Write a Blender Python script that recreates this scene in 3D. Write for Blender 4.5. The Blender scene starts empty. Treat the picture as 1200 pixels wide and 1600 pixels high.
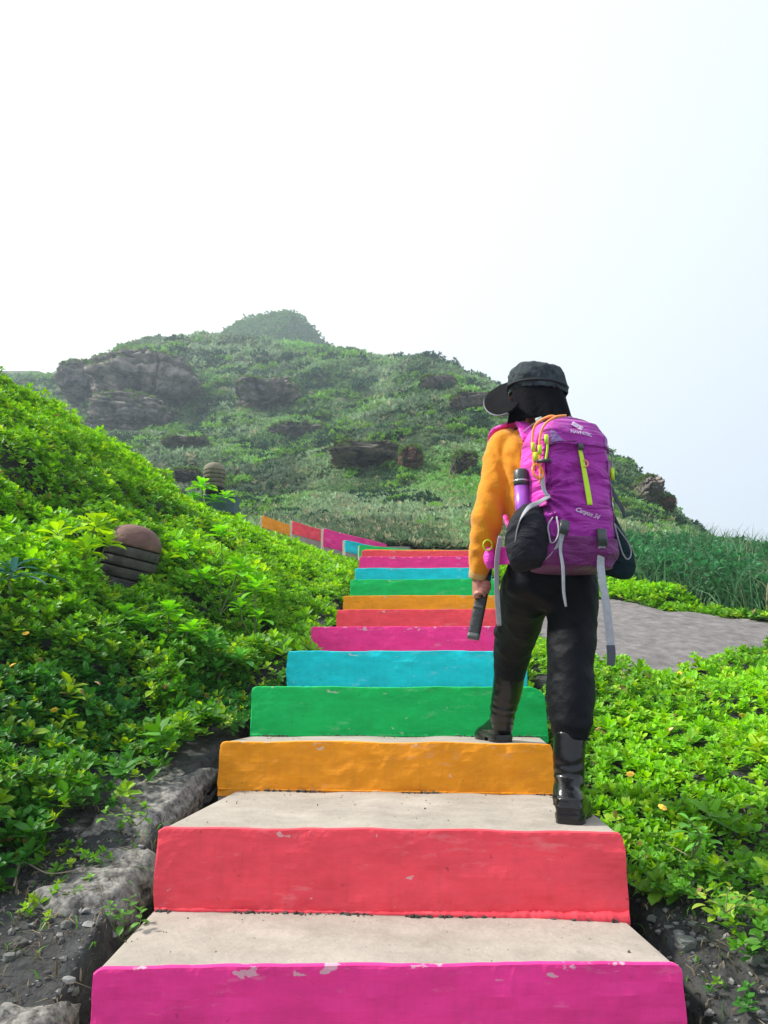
import bpy, bmesh, math, random
import numpy as np
from mathutils import Vector, Matrix, Euler
rng = np.random.default_rng(7); random.seed(7)
SC = bpy.context.scene; COL = SC.collection
PI = math.pi; R = math.radians

# ------------------------------------------------------------------ camera
PITCH = R(13.0); FP = 1200.0
cam = bpy.data.cameras.new('camera'); camo = bpy.data.objects.new('camera', cam); COL.objects.link(camo)
cam.sensor_fit = 'VERTICAL'; cam.sensor_height = 36.0; cam.lens = 27.0
cam.clip_start = 0.05; cam.clip_end = 3000
camo.rotation_euler = (R(90) + PITCH, 0, 0)
SC.camera = camo
SC.render.resolution_x = 768; SC.render.resolution_y = 1024

# ------------------------------------------------------------------ world, sun, exposure
SUN_DIR = Vector((-0.72, 0.10, 0.78)).normalized()
w = bpy.data.worlds.new('World'); SC.world = w; w.use_nodes = True
nt = w.node_tree; nt.nodes.clear()
out = nt.nodes.new('ShaderNodeOutputWorld'); bg = nt.nodes.new('ShaderNodeBackground')
sky = nt.nodes.new('ShaderNodeTexSky'); sky.sky_type = 'NISHITA'; sky.sun_disc = False
sky.sun_elevation = math.asin(SUN_DIR.z); sky.sun_rotation = math.atan2(SUN_DIR.x, SUN_DIR.y)
sky.dust_density = 6.0; sky.air_density = 1.0; sky.altitude = 100
tc = nt.nodes.new('ShaderNodeTexCoord')
dot = nt.nodes.new('ShaderNodeVectorMath'); dot.operation = 'DOT_PRODUCT'
gd = Vector((-0.62, 0.62, 0.48)).normalized(); dot.inputs[1].default_value = gd
nt.links.new(tc.outputs['Generated'], dot.inputs[0])
cr = nt.nodes.new('ShaderNodeValToRGB')
cr.color_ramp.elements[0].position = 0.35; cr.color_ramp.elements[0].color = (10.9, 11.9, 13.2, 1)
cr.color_ramp.elements[1].position = 0.93; cr.color_ramp.elements[1].color = (17.5, 17.3, 17.0, 1)
e = cr.color_ramp.elements.new(0.72); e.color = (13.4, 13.9, 14.6, 1)
nt.links.new(dot.outputs['Value'], cr.inputs[0])
mx = nt.nodes.new('ShaderNodeMix'); mx.data_type = 'RGBA'; mx.inputs[0].default_value = 0.90
nt.links.new(sky.outputs[0], mx.inputs[6]); nt.links.new(cr.outputs[0], mx.inputs[7])
nt.links.new(mx.outputs[2], bg.inputs[0]); bg.inputs[1].default_value = 0.068
nt.links.new(bg.outputs[0], out.inputs[0])
sun = bpy.data.lights.new('sun', 'SUN'); sun.energy = 5.0; sun.angle = R(6); sun.color = (1.0, 0.95, 0.86)
suno = bpy.data.objects.new('sun', sun); COL.objects.link(suno)
suno.rotation_euler = (-SUN_DIR).to_track_quat('-Z', 'Y').to_euler()
SC.view_settings.view_transform = 'Standard'; SC.view_settings.look = 'None'
SC.view_settings.exposure = 0.38; SC.view_settings.gamma = 1.0

# ------------------------------------------------------------------ helpers
CP, SP = math.cos(PITCH), math.sin(PITCH)
def P(px, py, Y):
    "world point at forward distance Y seen in direction (px,py) of the 1200x1600 photo"
    u = (px - 600) / FP; v = (800 - py) / FP
    t = Y / (CP - v * SP)
    return Vector((u * t, Y, (SP + v * CP) * t))
def tag(o, label=None, cat=None, group=None, kind=None):
    if label: o['label'] = label
    if cat: o['category'] = cat
    if group: o['group'] = group
    if kind: o['kind'] = kind
    return o
def empty(name, loc, label, cat, group=None, rot=(0, 0, 0)):
    o = bpy.data.objects.new(name, None); COL.objects.link(o)
    o.location = loc; o.rotation_euler = rot; o.empty_display_size = 0.1
    return tag(o, label, cat, group)
def link(name, me, mat=None, parent=None, smooth=True):
    o = bpy.data.objects.new(name, me); COL.objects.link(o)
    if mat is not None:
        for m in (mat if isinstance(mat, (list, tuple)) else [mat]): me.materials.append(m)
    if smooth is not None and len(me.polygons): me.polygons.foreach_set('use_smooth', [smooth] * len(me.polygons))
    if parent is not None:
        o.parent = parent
        o.matrix_parent_inverse = parent_world(parent).inverted()
    return o
def parent_world(o):
    m = Matrix.LocRotScale(o.location, o.rotation_euler, o.scale)
    return (parent_world(o.parent) @ o.matrix_parent_inverse @ m) if o.parent else m
def mesh_np(name, V, F, tint=None):
    V = np.asarray(V, dtype=np.float32); F = np.asarray(F, dtype=np.int32)
    k = F.shape[1]
    me = bpy.data.meshes.new(name)
    me.vertices.add(len(V)); me.vertices.foreach_set('co', V.ravel())
    me.loops.add(F.size); me.loops.foreach_set('vertex_index', F.ravel())
    me.polygons.add(len(F)); me.polygons.foreach_set('loop_start', np.arange(0, F.size, k, dtype=np.int32))
    me.update(calc_edges=True)
    if tint is not None:
        a = me.color_attributes.new('tint', 'FLOAT_COLOR', 'POINT')
        c = np.ones((len(V), 4), dtype=np.float32); c[:, :3] = tint; a.data.foreach_set('color', c.ravel())
    return me
def _h(ix, iy, iz, s):
    n = (ix.astype(np.int64) * 374761393 + iy.astype(np.int64) * 668265263 + iz.astype(np.int64) * 2147483647 + s * 974634777) & 0xffffffff
    n = ((n ^ (n >> 13)) * 1274126177) & 0xffffffff
    n = ((n ^ (n >> 16)) * 2246822519) & 0xffffffff
    return ((n ^ (n >> 15)) & 0xffffff) / float(0xffffff)
def vn(x, y, z=0.0, s=0):
    x, y, z = np.broadcast_arrays(np.asarray(x, float), np.asarray(y, float), np.asarray(z, float))
    ix, iy, iz = np.floor(x), np.floor(y), np.floor(z)
    fx, fy, fz = x - ix, y - iy, z - iz
    fx = fx * fx * (3 - 2 * fx); fy = fy * fy * (3 - 2 * fy); fz = fz * fz * (3 - 2 * fz)
    r = 0
    for a in (0, 1):
        for b in (0, 1):
            for c in (0, 1):
                r = r + _h(ix + a, iy + b, iz + c, s) * (fx if a else 1 - fx) * (fy if b else 1 - fy) * (fz if c else 1 - fz)
    return r
def fbm(x, y, z=0.0, o=4, s=0):
    "fractal noise, about -1..1"
    r = 0; a = 0.5; f = 1.0
    for i in range(o):
        r = r + a * (2 * vn(np.asarray(x) * f, np.asarray(y) * f, np.asarray(z) * f, s + i) - 1); a *= 0.5; f *= 2.03
    return r
def sst(t):
    t = np.clip(t, 0, 1); return t * t * (3 - 2 * t)

# ------------------------------------------------------------------ materials
def mat(name, rgb, rough=0.7, metal=0.0, spec=0.5, noise=None, bump=None, sheen=0.0, coat=0.0):
    """noise=(scale, amount, detail) varies the colour; bump=(scale, strength, detail)"""
    m = bpy.data.materials.new(name); m.use_nodes = True
    n = m.node_tree; b = n.nodes['Principled BSDF']
    b.inputs['Base Color'].default_value = (*rgb, 1); b.inputs['Roughness'].default_value = rough
    b.inputs['Metallic'].default_value = metal; b.inputs['Specular IOR Level'].default_value = spec
    if sheen: b.inputs['Sheen Weight'].default_value = sheen
    if coat: b.inputs['Coat Weight'].default_value = coat
    t = n.nodes.new('ShaderNodeTexCoord')
    if noise:
        s = n.nodes.new('ShaderNodeTexNoise'); s.inputs['Scale'].default_value = noise[0]; s.inputs['Detail'].default_value = noise[2]
        s.inputs['Roughness'].default_value = 0.62
        n.links.new(t.outputs['Object'], s.inputs[0])
        r = n.nodes.new('ShaderNodeMapRange'); r.inputs[1].default_value = 0.25; r.inputs[2].default_value = 0.75
        r.inputs[3].default_value = 1 - noise[1]; r.inputs[4].default_value = 1 + noise[1]
        n.links.new(s.outputs[0], r.inputs[0])
        hs = n.nodes.new('ShaderNodeHueSaturation'); hs.inputs['Color'].default_value = (*rgb, 1)
        n.links.new(r.outputs[0], hs.inputs['Value']); n.links.new(hs.outputs[0], b.inputs['Base Color'])
    if bump:
        s2 = n.nodes.new('ShaderNodeTexNoise'); s2.inputs['Scale'].default_value = bump[0]; s2.inputs['Detail'].default_value = bump[2]
        n.links.new(t.outputs['Object'], s2.inputs[0])
        bp = n.nodes.new('ShaderNodeBump'); bp.inputs['Strength'].default_value = bump[1]; bp.inputs['Distance'].default_value = 0.01
        n.links.new(s2.outputs[0], bp.inputs['Height']); n.links.new(bp.outputs[0], b.inputs['Normal'])
    return m
def leaf_mat(name, trans=0.45, rough=0.50, spec=0.28):
    "leaf colour comes from the tint attribute, each leaf its own"
    m = bpy.data.materials.new(name); m.use_nodes = True
    n = m.node_tree; b = n.nodes['Principled BSDF']
    a = n.nodes.new('ShaderNodeAttribute'); a.attribute_name = 'tint'
    n.links.new(a.outputs['Color'], b.inputs['Base Color'])
    b.inputs['Roughness'].default_value = rough; b.inputs['Specular IOR Level'].default_value = spec
    tr = n.nodes.new('ShaderNodeBsdfTranslucent')
    hs = n.nodes.new('ShaderNodeHueSaturation'); hs.inputs['Hue'].default_value = 0.485; hs.inputs['Saturation'].default_value = 1.1
    hs.inputs['Value'].default_value = 1.5
    n.links.new(a.outputs['Color'], hs.inputs['Color']); n.links.new(hs.outputs[0], tr.inputs[0])
    ms = n.nodes.new('ShaderNodeMixShader'); ms.inputs[0].default_value = trans
    n.links.new(b.outputs[0], ms.inputs[1]); n.links.new(tr.outputs[0], ms.inputs[2])
    n.links.new(ms.outputs[0], n.nodes['Material Output'].inputs['Surface'])
    return m
M_LEAF = leaf_mat('leaf', 0.32); M_HILLPLANT = leaf_mat('hill_plant', 0.25, 0.7, 0.2)

def ground_mat():
    m = bpy.data.materials.new('earth'); m.use_nodes = True
    n = m.node_tree; b = n.nodes['Principled BSDF']
    a = n.nodes.new('ShaderNodeAttribute'); a.attribute_name = 'tint'
    t = n.nodes.new('ShaderNodeTexCoord')
    s = n.nodes.new('ShaderNodeTexNoise'); s.inputs['Scale'].default_value = 9; s.inputs['Detail'].default_value = 8
    s.inputs['Roughness'].default_value = 0.7
    n.links.new(t.outputs['Object'], s.inputs[0])
    r = n.nodes.new('ShaderNodeMapRange'); r.inputs[1].default_value = 0.3; r.inputs[2].default_value = 0.7
    r.inputs[3].default_value = 0.45; r.inputs[4].default_value = 1.6
    n.links.new(s.outputs[0], r.inputs[0])
    hs = n.nodes.new('ShaderNodeHueSaturation'); n.links.new(a.outputs['Color'], hs.inputs['Color']); n.links.new(r.outputs[0], hs.inputs['Value'])
    n.links.new(hs.outputs[0], b.inputs['Base Color']); b.inputs['Roughness'].default_value = 0.95
    b.inputs['Specular IOR Level'].default_value = 0.2
    s2 = n.nodes.new('ShaderNodeTexNoise'); s2.inputs['Scale'].default_value = 26; s2.inputs['Detail'].default_value = 6
    n.links.new(t.outputs['Object'], s2.inputs[0])
    bp = n.nodes.new('ShaderNodeBump'); bp.inputs['Strength'].default_value = 0.9; bp.inputs['Distance'].default_value = 0.03
    n.links.new(s2.outputs[0], bp.inputs['Height']); n.links.new(bp.outputs[0], b.inputs['Normal'])
    return m

# ------------------------------------------------------------------ terrain
# steps: colour, Z of tread, (px, Y) of the left and the right end of the front edge
STEPS = [
 ('green',  -1.40, (30, 0.95), (1160, 0.95)), ('cyan', -1.17, (60, 1.60), (1130, 1.58)),
 ('magenta', -0.694, (150, 2.163), (1062, 2.205)), ('red', -0.444, (250, 2.70), (972, 2.60)),
 ('orange', -0.234, (345, 3.68), (862, 3.50)), ('green', 0.010, (395, 4.11), (850, 4.03)),
 ('cyan', 0.234, (450, 4.97), (821, 4.90)), ('magenta', 0.45, (487, 5.76), (803, 5.70)),
 ('red', 0.66, (527, 6.57), (802, 6.52)), ('orange', 0.87, (537, 7.33), (782, 7.30)),
 ('green', 1.09, (548, 7.78), (779, 7.74)), ('cyan', 1.31, (556, 8.45), (767, 8.43)),
 ('magenta', 1.50, (562, 8.81), (766, 8.79)), ('red', 1.68, (566, 9.40), (753, 9.42)),
 ('orange', 1.835, (570, 10.2), (741, 10.25))]
WIND = [('green', 2.03, (562, 10.9), (700, 11.6)), ('cyan', 2.185, (540, 11.35), (640, 12.5)),
 ('magenta', 2.45, (507, 11.75), (605, 13.1)), ('red', 2.63, (458, 12.05), (552, 13.6)), ('orange', 2.80, (411, 12.4), (490, 13.9))]
def atz(px, Y, Z):
    "point at forward distance Y and height Z in column px"
    return Vector(((px - 600) / FP * (Y * CP + Z * SP), Y, Z))
SE = [(c, z, atz(l[0], l[1], z), atz(r[0], r[1], z)) for c, z, l, r in STEPS]
SEW = [(c, z, atz(l[0], l[1], z), atz(r[0], r[1], z)) for c, z, l, r in WIND]
eY = np.array([s[2].y for s in SE]); eL = np.array([s[2].x for s in SE]); eR = np.array([s[3].x for s in SE])
eL[0:2] = -0.76; eR[0:2] = 0.78
def Sf(Y): return np.interp(Y, [-60, -5, 0, 2.4, 11, 14, 20, 40], [-19, -3.1, -1.62, -0.70, 1.85, 2.62, 4.4, 10])
# hill: rows = forward distance, columns = photo x, values = photo y of the surface there
HY = np.array([14, 22, 32, 45, 58, 72, 88, 104, 120, 140, 170, 230])
HX = np.array([-500, -100, 0, 60, 110, 160, 200, 240, 300, 350, 400, 450, 500, 540, 600, 660, 700, 740, 790, 870, 925, 960, 985, 1015, 1040, 1070, 1100, 1150, 1200, 1300, 1500, 1900])
HT = np.array([
 #14   22   32   45   58   72   88   104  120  140  170  230
 [835, 800, 780, 760, 740, 720, 700, 660, 640, 640, 630, 640],
 [835, 800, 780, 760, 740, 720, 700, 650, 610, 600, 590, 600],
 [835, 800, 780, 760, 740, 715, 690, 640, 600, 590, 579, 590],
 [835, 800, 780, 760, 740, 715, 690, 630, 596, 590, 579, 600],
 [835, 805, 780, 760, 735, 712, 690, 618, 588, 600, 610, 640],
 [838, 808, 782, 760, 735, 712, 680, 590, 553, 575, 610, 640],
 [840, 810, 785, 758, 735, 712, 676, 574, 534, 560, 600, 640],
 [842, 812, 785, 755, 735, 710, 672, 566, 526, 550, 600, 640],
 [842, 814, 785, 752, 738, 700, 664, 588, 528, 550, 600, 640],
 [842, 815, 782, 748, 738, 698, 650, 590, 531, 550, 600, 640],
 [842, 812, 775, 740, 726, 694, 640, 585, 534, 550, 600, 640],
 [842, 808, 765, 722, 718, 690, 632, 582, 537, 550, 600, 640],
 [844, 802, 752, 705, 700, 672, 618, 578, 542, 560, 600, 640],
 [846, 800, 742, 690, 676, 650, 606, 576, 548, 566, 610, 640],
 [850, 798, 734, 678, 650, 630, 598, 576, 561, 580, 620, 650],
 [852, 796, 730, 668, 636, 612, 586, 572, 569, 590, 630, 660],
 [853, 795, 728, 665, 632, 606, 590, 582, 588, 610, 650, 680],
 [853, 795, 728, 668, 636, 612, 598, 592, 604, 630, 660, 700],
 [853, 797, 735, 678, 648, 628, 615, 612, 630, 660, 690, 720],
 [855, 802, 752, 706, 684, 672, 666, 672, 700, 720, 740, 760],
 [857, 808, 768, 730, 712, 702, 704, 720, 740, 760, 780, 800],
 [860, 815, 780, 745, 730, 726, 738, 755, 770, 790, 800, 810],
 [862, 820, 790, 757, 741, 740, 756, 775, 790, 810, 820, 830],
 [865, 828, 800, 776, 768, 772, 790, 800, 810, 820, 830, 840],
 [868, 835, 812, 800, 799, 806, 815, 820, 825, 830, 840, 850],
 [870, 845, 832, 826, 828, 834, 840, 845, 850, 855, 860, 870],
 [874, 856, 848, 846, 850, 856, 860, 865, 870, 875, 880, 890],
 [882, 866, 860, 860, 864, 868, 872, 880, 885, 890, 895, 900],
 [890, 874, 868, 869, 874, 880, 885, 890, 895, 900, 905, 910],
 [910, 890, 882, 880, 885, 890, 900, 905, 910, 915, 920, 925],
 [940, 910, 900, 895, 900, 905, 910, 915, 920, 925, 930, 935],
 [980, 950, 930, 920, 920, 925, 930, 935, 940, 945, 950, 955]], float)
def hill(X, Y):
    X = np.asarray(X, float); Y = np.asarray(Y, float)
    Yc = np.clip(Y, 14, 229.9)
    z = 0.33 * Yc
    lY = np.log(HY); fy = np.interp(np.log(Yc), lY, np.arange(len(HY)))
    iy = np.clip(fy.astype(int), 0, len(HY) - 2); ty = sst(fy - iy) * 0.5 + (fy - iy) * 0.5
    for k in range(3):
        px = 600 + FP * X / (Yc * CP + z * SP)
        fx = np.interp(px, HX, np.arange(len(HX)))
        ix = np.clip(fx.astype(int), 0, len(HX) - 2); tx = sst(fx - ix)
        py = (HT[ix, iy] * (1 - tx) + HT[ix + 1, iy] * tx) * (1 - ty) + (HT[ix, iy + 1] * (1 - tx) + HT[ix + 1, iy + 1] * tx) * ty
        v = (800 - py) / FP
        z = Yc * (SP + v * CP) / (CP - v * SP)
    a = sst((Yc - 14) / 25)
    far = Yc / 100.0
    n = fbm(X / 22, Yc / 22, 0, 4, 11) * 3.2 * far + fbm(X / 6, Yc / 6, 0, 4, 5) * 1.5 * (0.25 + 0.75 * far)
    rid = 0.34 - np.abs(fbm(X / 16 + 3, Yc / 34, 0, 3, 31)) * 2
    crest = np.interp(Yc, [90, 118, 130], [1, 0.35, 0.35])
    n = n + rid * 2.3 * far + fbm(X / 1.6, Yc / 1.6, 0, 2, 8) * 0.42 * np.clip(far * 2, 0.15, 1)
    z = z + (n * crest - 0.12 * far) * a
    z = np.where(Y > 229.9, z - (Y - 229.9) * 0.25, z)
    return z
def HH(X, Y):
    X = np.asarray(X, float); Y = np.asarray(Y, float)
    S = Sf(Y)
    L = np.interp(Y, eY, eL); Rr = np.interp(Y, eY, eR)
    dl = L - X; dr = X - Rr
    k = np.interp(Y, [0, 2.5, 4, 8, 10, 11.2, 12.5], [0.45, 0.55, 0.74, 0.69, 0.47, 0.20, 0.12])
    off = np.interp(Y, [0, 3.5, 6, 9], [0.55, 0.48, 0.30, 0.25])
    q = np.maximum(dl - off, 0)
    left = S - 0.05 + k * (q * q / (q + 0.25))
    left = left + fbm(X * 0.9, Y * 0.9, 0, 3, 3) * 0.22 * sst((dl - 0.5) / 1.2) + fbm(X * 3, Y * 3, 0, 2, 4) * 0.06 * sst((dl - 0.3) / 0.5)
    left = np.where(X < -7, left + (X + 7) * 0.55 * 1.0, left)
    pl = 0.27 * Y - 0.05 * X - 1.318
    wr = sst((dr - 0.15) / 0.8)
    right = (S - 0.12) * (1 - wr) + pl * wr + fbm(X * 2.2, Y * 2.2, 0, 3, 9) * 0.05 * sst((dr - 0.1) / 0.4)
    near = np.where(X < 0.5 * (L + Rr), left, right)
    inside = np.minimum(np.clip((0.14 - dl) / 0.12, 0, 1), np.clip((0.14 - dr) / 0.12, 0, 1))
    near = near - 0.42 * sst(inside) * np.where(Y < 10.6, 1, sst((11.2 - Y) / 0.6))
    Yc = np.clip(8.0 + (X + 4.3) * 1.74, 6.5, 12.6)
    b = sst((Y - Yc - 0.3) / 2.6)
    z = near * (1 - b) + hill(X, np.maximum(Y, 14) * 0 + np.maximum(Y, 1e-3)) * b if np.ndim(Y) else near * (1 - b) + float(hill(X, Y)) * b
    # the slope falls away to the sides and behind
    z = np.where(Y < 0, z + np.where(Y < -60, 0, 0), z)
    return z
def H1(x, y): return float(HH(np.array([x]), np.array([y]))[0])
def hit(px, py, y0=1.6, y1=200):
    "where the view ray through (px,py) meets the terrain"
    ys = np.geomspace(y0, y1, 1500)
    u = (px - 600) / FP; v = (800 - py) / FP; t = ys / (CP - v * SP)
    X = u * t; Z = (SP + v * CP) * t
    g = HH(X, ys) >= Z
    if not g.any(): return None
    i = int(np.argmax(g)); return Vector((X[i], ys[i], Z[i]))
def nrm(X, Y, e=0.06):
    gx = (HH(X + e, Y) - HH(X - e, Y)) / (2 * e); gy = (HH(X, Y + e) - HH(X, Y - e)) / (2 * e)
    n = np.stack([-gx, -gy, np.ones_like(gx)], 1); return n / np.linalg.norm(n, axis=1)[:, None]

def build_ground():
    az = np.concatenate([np.linspace(-70, -42, 30, endpoint=False), np.linspace(-42, 42, 520, endpoint=False), np.linspace(42, 70, 31)])
    ys = np.concatenate([[-60, -30, -12, -5, -2, -0.8, 0.1, 0.5, 0.8, 1.0], np.geomspace(1.15, 230, 470), [260, 320, 420]])
    ta = np.tan(np.radians(az))
    Yg, Tg = np.meshgrid(ys, ta, indexing='ij')
    W = np.maximum(np.abs(Yg), 2.2)
    W = np.where(Yg < 1.15, 2.2 + (1.15 - Yg) * 0.8, W)
    Xg = Tg * W
    Z = HH(Xg.ravel(), Yg.ravel())
    X = Xg.ravel(); Y = Yg.ravel()
    # past 45 m to either side let it run down to the plain
    nr, nc = Yg.shape
    idx = np.arange(nr * nc).reshape(nr, nc)
    F = np.stack([idx[:-1, :-1], idx[:-1, 1:], idx[1:, 1:], idx[1:, :-1]], -1).reshape(-1, 4)
    # earth colours
    soil = np.array([0.026, 0.026, 0.024]); grey = np.array([0.095, 0.097, 0.10])
    g1 = np.array([0.07, 0.13, 0.035]); g2 = np.array([0.09, 0.115, 0.06]); rock = np.array([0.11, 0.095, 0.085])
    far = sst((Y - 12) / 8)[:, None]
    nn = (0.5 + 0.5 * fbm(X * 1.3, Y * 1.3, 0, 3, 41))[:, None]
    near = soil * (1 - nn) + grey * nn
    n2 = sst(0.5 + 1.3 * fbm(X / 7, Y / 7, 0, 4, 51))[:, None]
    hc = g1 * n2 + g2 * (1 - n2)
    e = 0.6
    gx = (HH(X + e, Y) - HH(X - e, Y)) / (2 * e); gy = (HH(X, Y + e) - HH(X, Y - e)) / (2 * e)
    st = sst((np.hypot(gx, gy) - 1.15) / 0.5)[:, None]
    hc = hc * (1 - st) + rock * st
    tint = near * (1 - far) + hc * far
    me = mesh_np('ground', np.stack([X, Y, Z], 1), F, tint)
    o = link('ground', me, ground_mat()); tag(o, kind='structure')
    return o
build_ground()
# ------------------------------------------------------------------ peak behind the ridge
def build_peak():
    nu, nv = 160, 70
    prof = [(300, 560), (345, 536), (358, 525), (374, 513), (402, 500), (430, 493), (456, 491), (468, 497), (482, 510), (496, 524), (516, 547), (560, 580)]
    D = 205.0
    xs = np.linspace(300, 560, nu)
    py = np.interp(xs, [p[0] for p in prof], [p[1] for p in prof])
    V = []
    for j in range(nv):
        t = j / (nv - 1) * 2 - 1            # -1 front foot .. 0 crest .. 1 back foot
        for i in range(nu):
            c = P(xs[i], py[i], D)
            drop = abs(t) ** 1.5 * 34
            V.append((c.x * (1 + 0.05 * abs(t)), D + t * 34, c.z - drop))
    V = np.array(V)
    V[:, 2] += fbm(V[:, 0] / 5, V[:, 1] / 5, 0, 4, 77) * 0.9
    idx = np.arange(nu * nv).reshape(nv, nu)
    F = np.stack([idx[:-1, :-1], idx[:-1, 1:], idx[1:, 1:], idx[1:, :-1]], -1).reshape(-1, 4)
    n2 = sst(0.5 + 1.3 * fbm(V[:, 0] / 9, V[:, 2] / 5, 0, 4, 51))[:, None]
    tint = np.array([0.05, 0.085, 0.03]) * n2 + np.array([0.035, 0.055, 0.03]) * (1 - n2)
    o = link('hill_peak', mesh_np('hill_peak', V, F, tint), ground_mat()); tag(o, kind='structure')
    return V
PEAKV = build_peak()

# ------------------------------------------------------------------ rock outcrops on the hill
def rock_mat(name, c1, c2, strata=1.0, scale=1.0):
    m = bpy.data.materials.new(name); m.use_nodes = True
    n = m.node_tree; b = n.nodes['Principled BSDF']; b.inputs['Roughness'].default_value = 0.95; b.inputs['Specular IOR Level'].default_value = 0.15
    t = n.nodes.new('ShaderNodeTexCoord')
    mp = n.nodes.new('ShaderNodeMapping'); mp.inputs['Scale'].default_value = (scale, scale, scale * (1 + 3 * strata))
    n.links.new(t.outputs['Object'], mp.inputs[0])
    s = n.nodes.new('ShaderNodeTexNoise'); s.inputs['Scale'].default_value = 1.0; s.inputs['Detail'].default_value = 9; s.inputs['Roughness'].default_value = 0.68
    n.links.new(mp.outputs[0], s.inputs[0])
    r = n.nodes.new('ShaderNodeValToRGB'); r.color_ramp.elements[0].position = 0.36; r.color_ramp.elements[0].color = (*c1, 1)
    r.color_ramp.elements[1].position = 0.64; r.color_ramp.elements[1].color = (*c2, 1)
    n.links.new(s.outputs[0], r.inputs[0]); n.links.new(r.outputs[0], b.inputs['Base Color'])
    bp = n.nodes.new('ShaderNodeBump'); bp.inputs['Strength'].default_value = 1.0; bp.inputs['Distance'].default_value = 0.35 / scale
    n.links.new(s.outputs[0], bp.inputs['Height']); n.links.new(bp.outputs[0], b.inputs['Normal'])
    return m
M_CLIFF = rock_mat('cliff_stone', (0.030, 0.032, 0.040), (0.40, 0.34, 0.30), 0.0, 0.42)
M_LEDGE = rock_mat('ledge_stone', (0.022, 0.022, 0.026), (0.30, 0.26, 0.20), 1.0, 0.8)
M_RED = rock_mat('reddish_stone', (0.09, 0.05, 0.04), (0.30, 0.17, 0.13), 1.2, 0.8)
def outcrop(name, c, size, seed, m, label, cat='rock', under=0.3, parent=None, rotz=0.0, strata=5, res=1.0, sq=0.55, group=None, bulge=None):
    nu, nv = int(150 * res), int(90 * res)
    u = np.linspace(0, 2 * PI, nu, endpoint=False); v = np.linspace(-PI / 2, PI / 2, nv)
    U, Vv = np.meshgrid(u, v)
    f = lambda a, p: np.sign(a) * np.abs(a) ** p
    x = f(np.cos(U), sq) * f(np.cos(Vv), sq); y = f(np.sin(U), sq) * f(np.cos(Vv), sq); z = f(np.sin(Vv), sq * 1.2)
    # undercut below, ledges in the face
    lz = z * strata / 2 + fbm(x * 1.2 + seed, y * 1.2, z, 2, seed) * 0.9
    led = (np.floor(lz) - lz) ** 2
    rr = 1 - under * sst((-z + 0.1) / 0.9) * 0.6 - 0.13 * led + 0.22 * fbm(x * 1.7 + seed, y * 1.7, z * 1.7, 5, seed + 3) + 0.15 * fbm(x * 6, y * 6 + seed, z * 3.5, 5, seed + 5)
    crack = np.abs(fbm(x * 2.6, y * 2.6 + seed, z * 0.8, 3, seed + 9))
    rr = rr - 0.20 * (1 - sst(crack / 0.07)) - 0.09 * (1 - sst(np.abs(fbm(x * 5 + 3, y * 5 + seed, z * 2.2, 3, seed + 13)) / 0.06))
    x = x * rr; y = y * rr; z = z * (0.75 + 0.25 * rr)
    z = z + 0.14 * fbm(x * 1.5, y * 1.5 + seed, 0, 3, seed + 1)
    X, Yy, Z = x * size[0] / 2, y * size[1] / 2, z * size[2] / 2
    V = np.stack([X.ravel(), Yy.ravel(), Z.ravel()], 1)
    cr_, sr_ = math.cos(rotz), math.sin(rotz)
    V = np.stack([V[:, 0] * cr_ - V[:, 1] * sr_, V[:, 0] * sr_ + V[:, 1] * cr_, V[:, 2]], 1)
    idx = np.arange(nu * nv).reshape(nv, nu)
    nx = np.roll(idx, -1, axis=1)
    F = np.stack([idx[:-1], nx[:-1], nx[1:], idx[1:]], -1).reshape(-1, 4)
    o = link(name, mesh_np(name, V, F), m, parent)
    o.location = c
    if parent is None: tag(o, label, cat, group)
    return o
def oc(name, x0, x1, y0, y1, Y, depth, seed, m, label, **k):
    h_ = hit((x0 + x1) / 2, y1 - 0.15 * (y1 - y0), 14); Y = h_.y if h_ else Y
    c = P((x0 + x1) / 2, (y0 + y1) / 2, Y); d = (Y * CP + c.z * SP)
    return outcrop(name, c + Vector((0, depth * 0.05, 0)), ((x1 - x0) / FP * d, depth, (y1 - y0) / FP * d * 1.03), seed, m, label, **k)
def hy(px, py): 
    h = hit(px, py, 14); return h.y if h else 100
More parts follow.
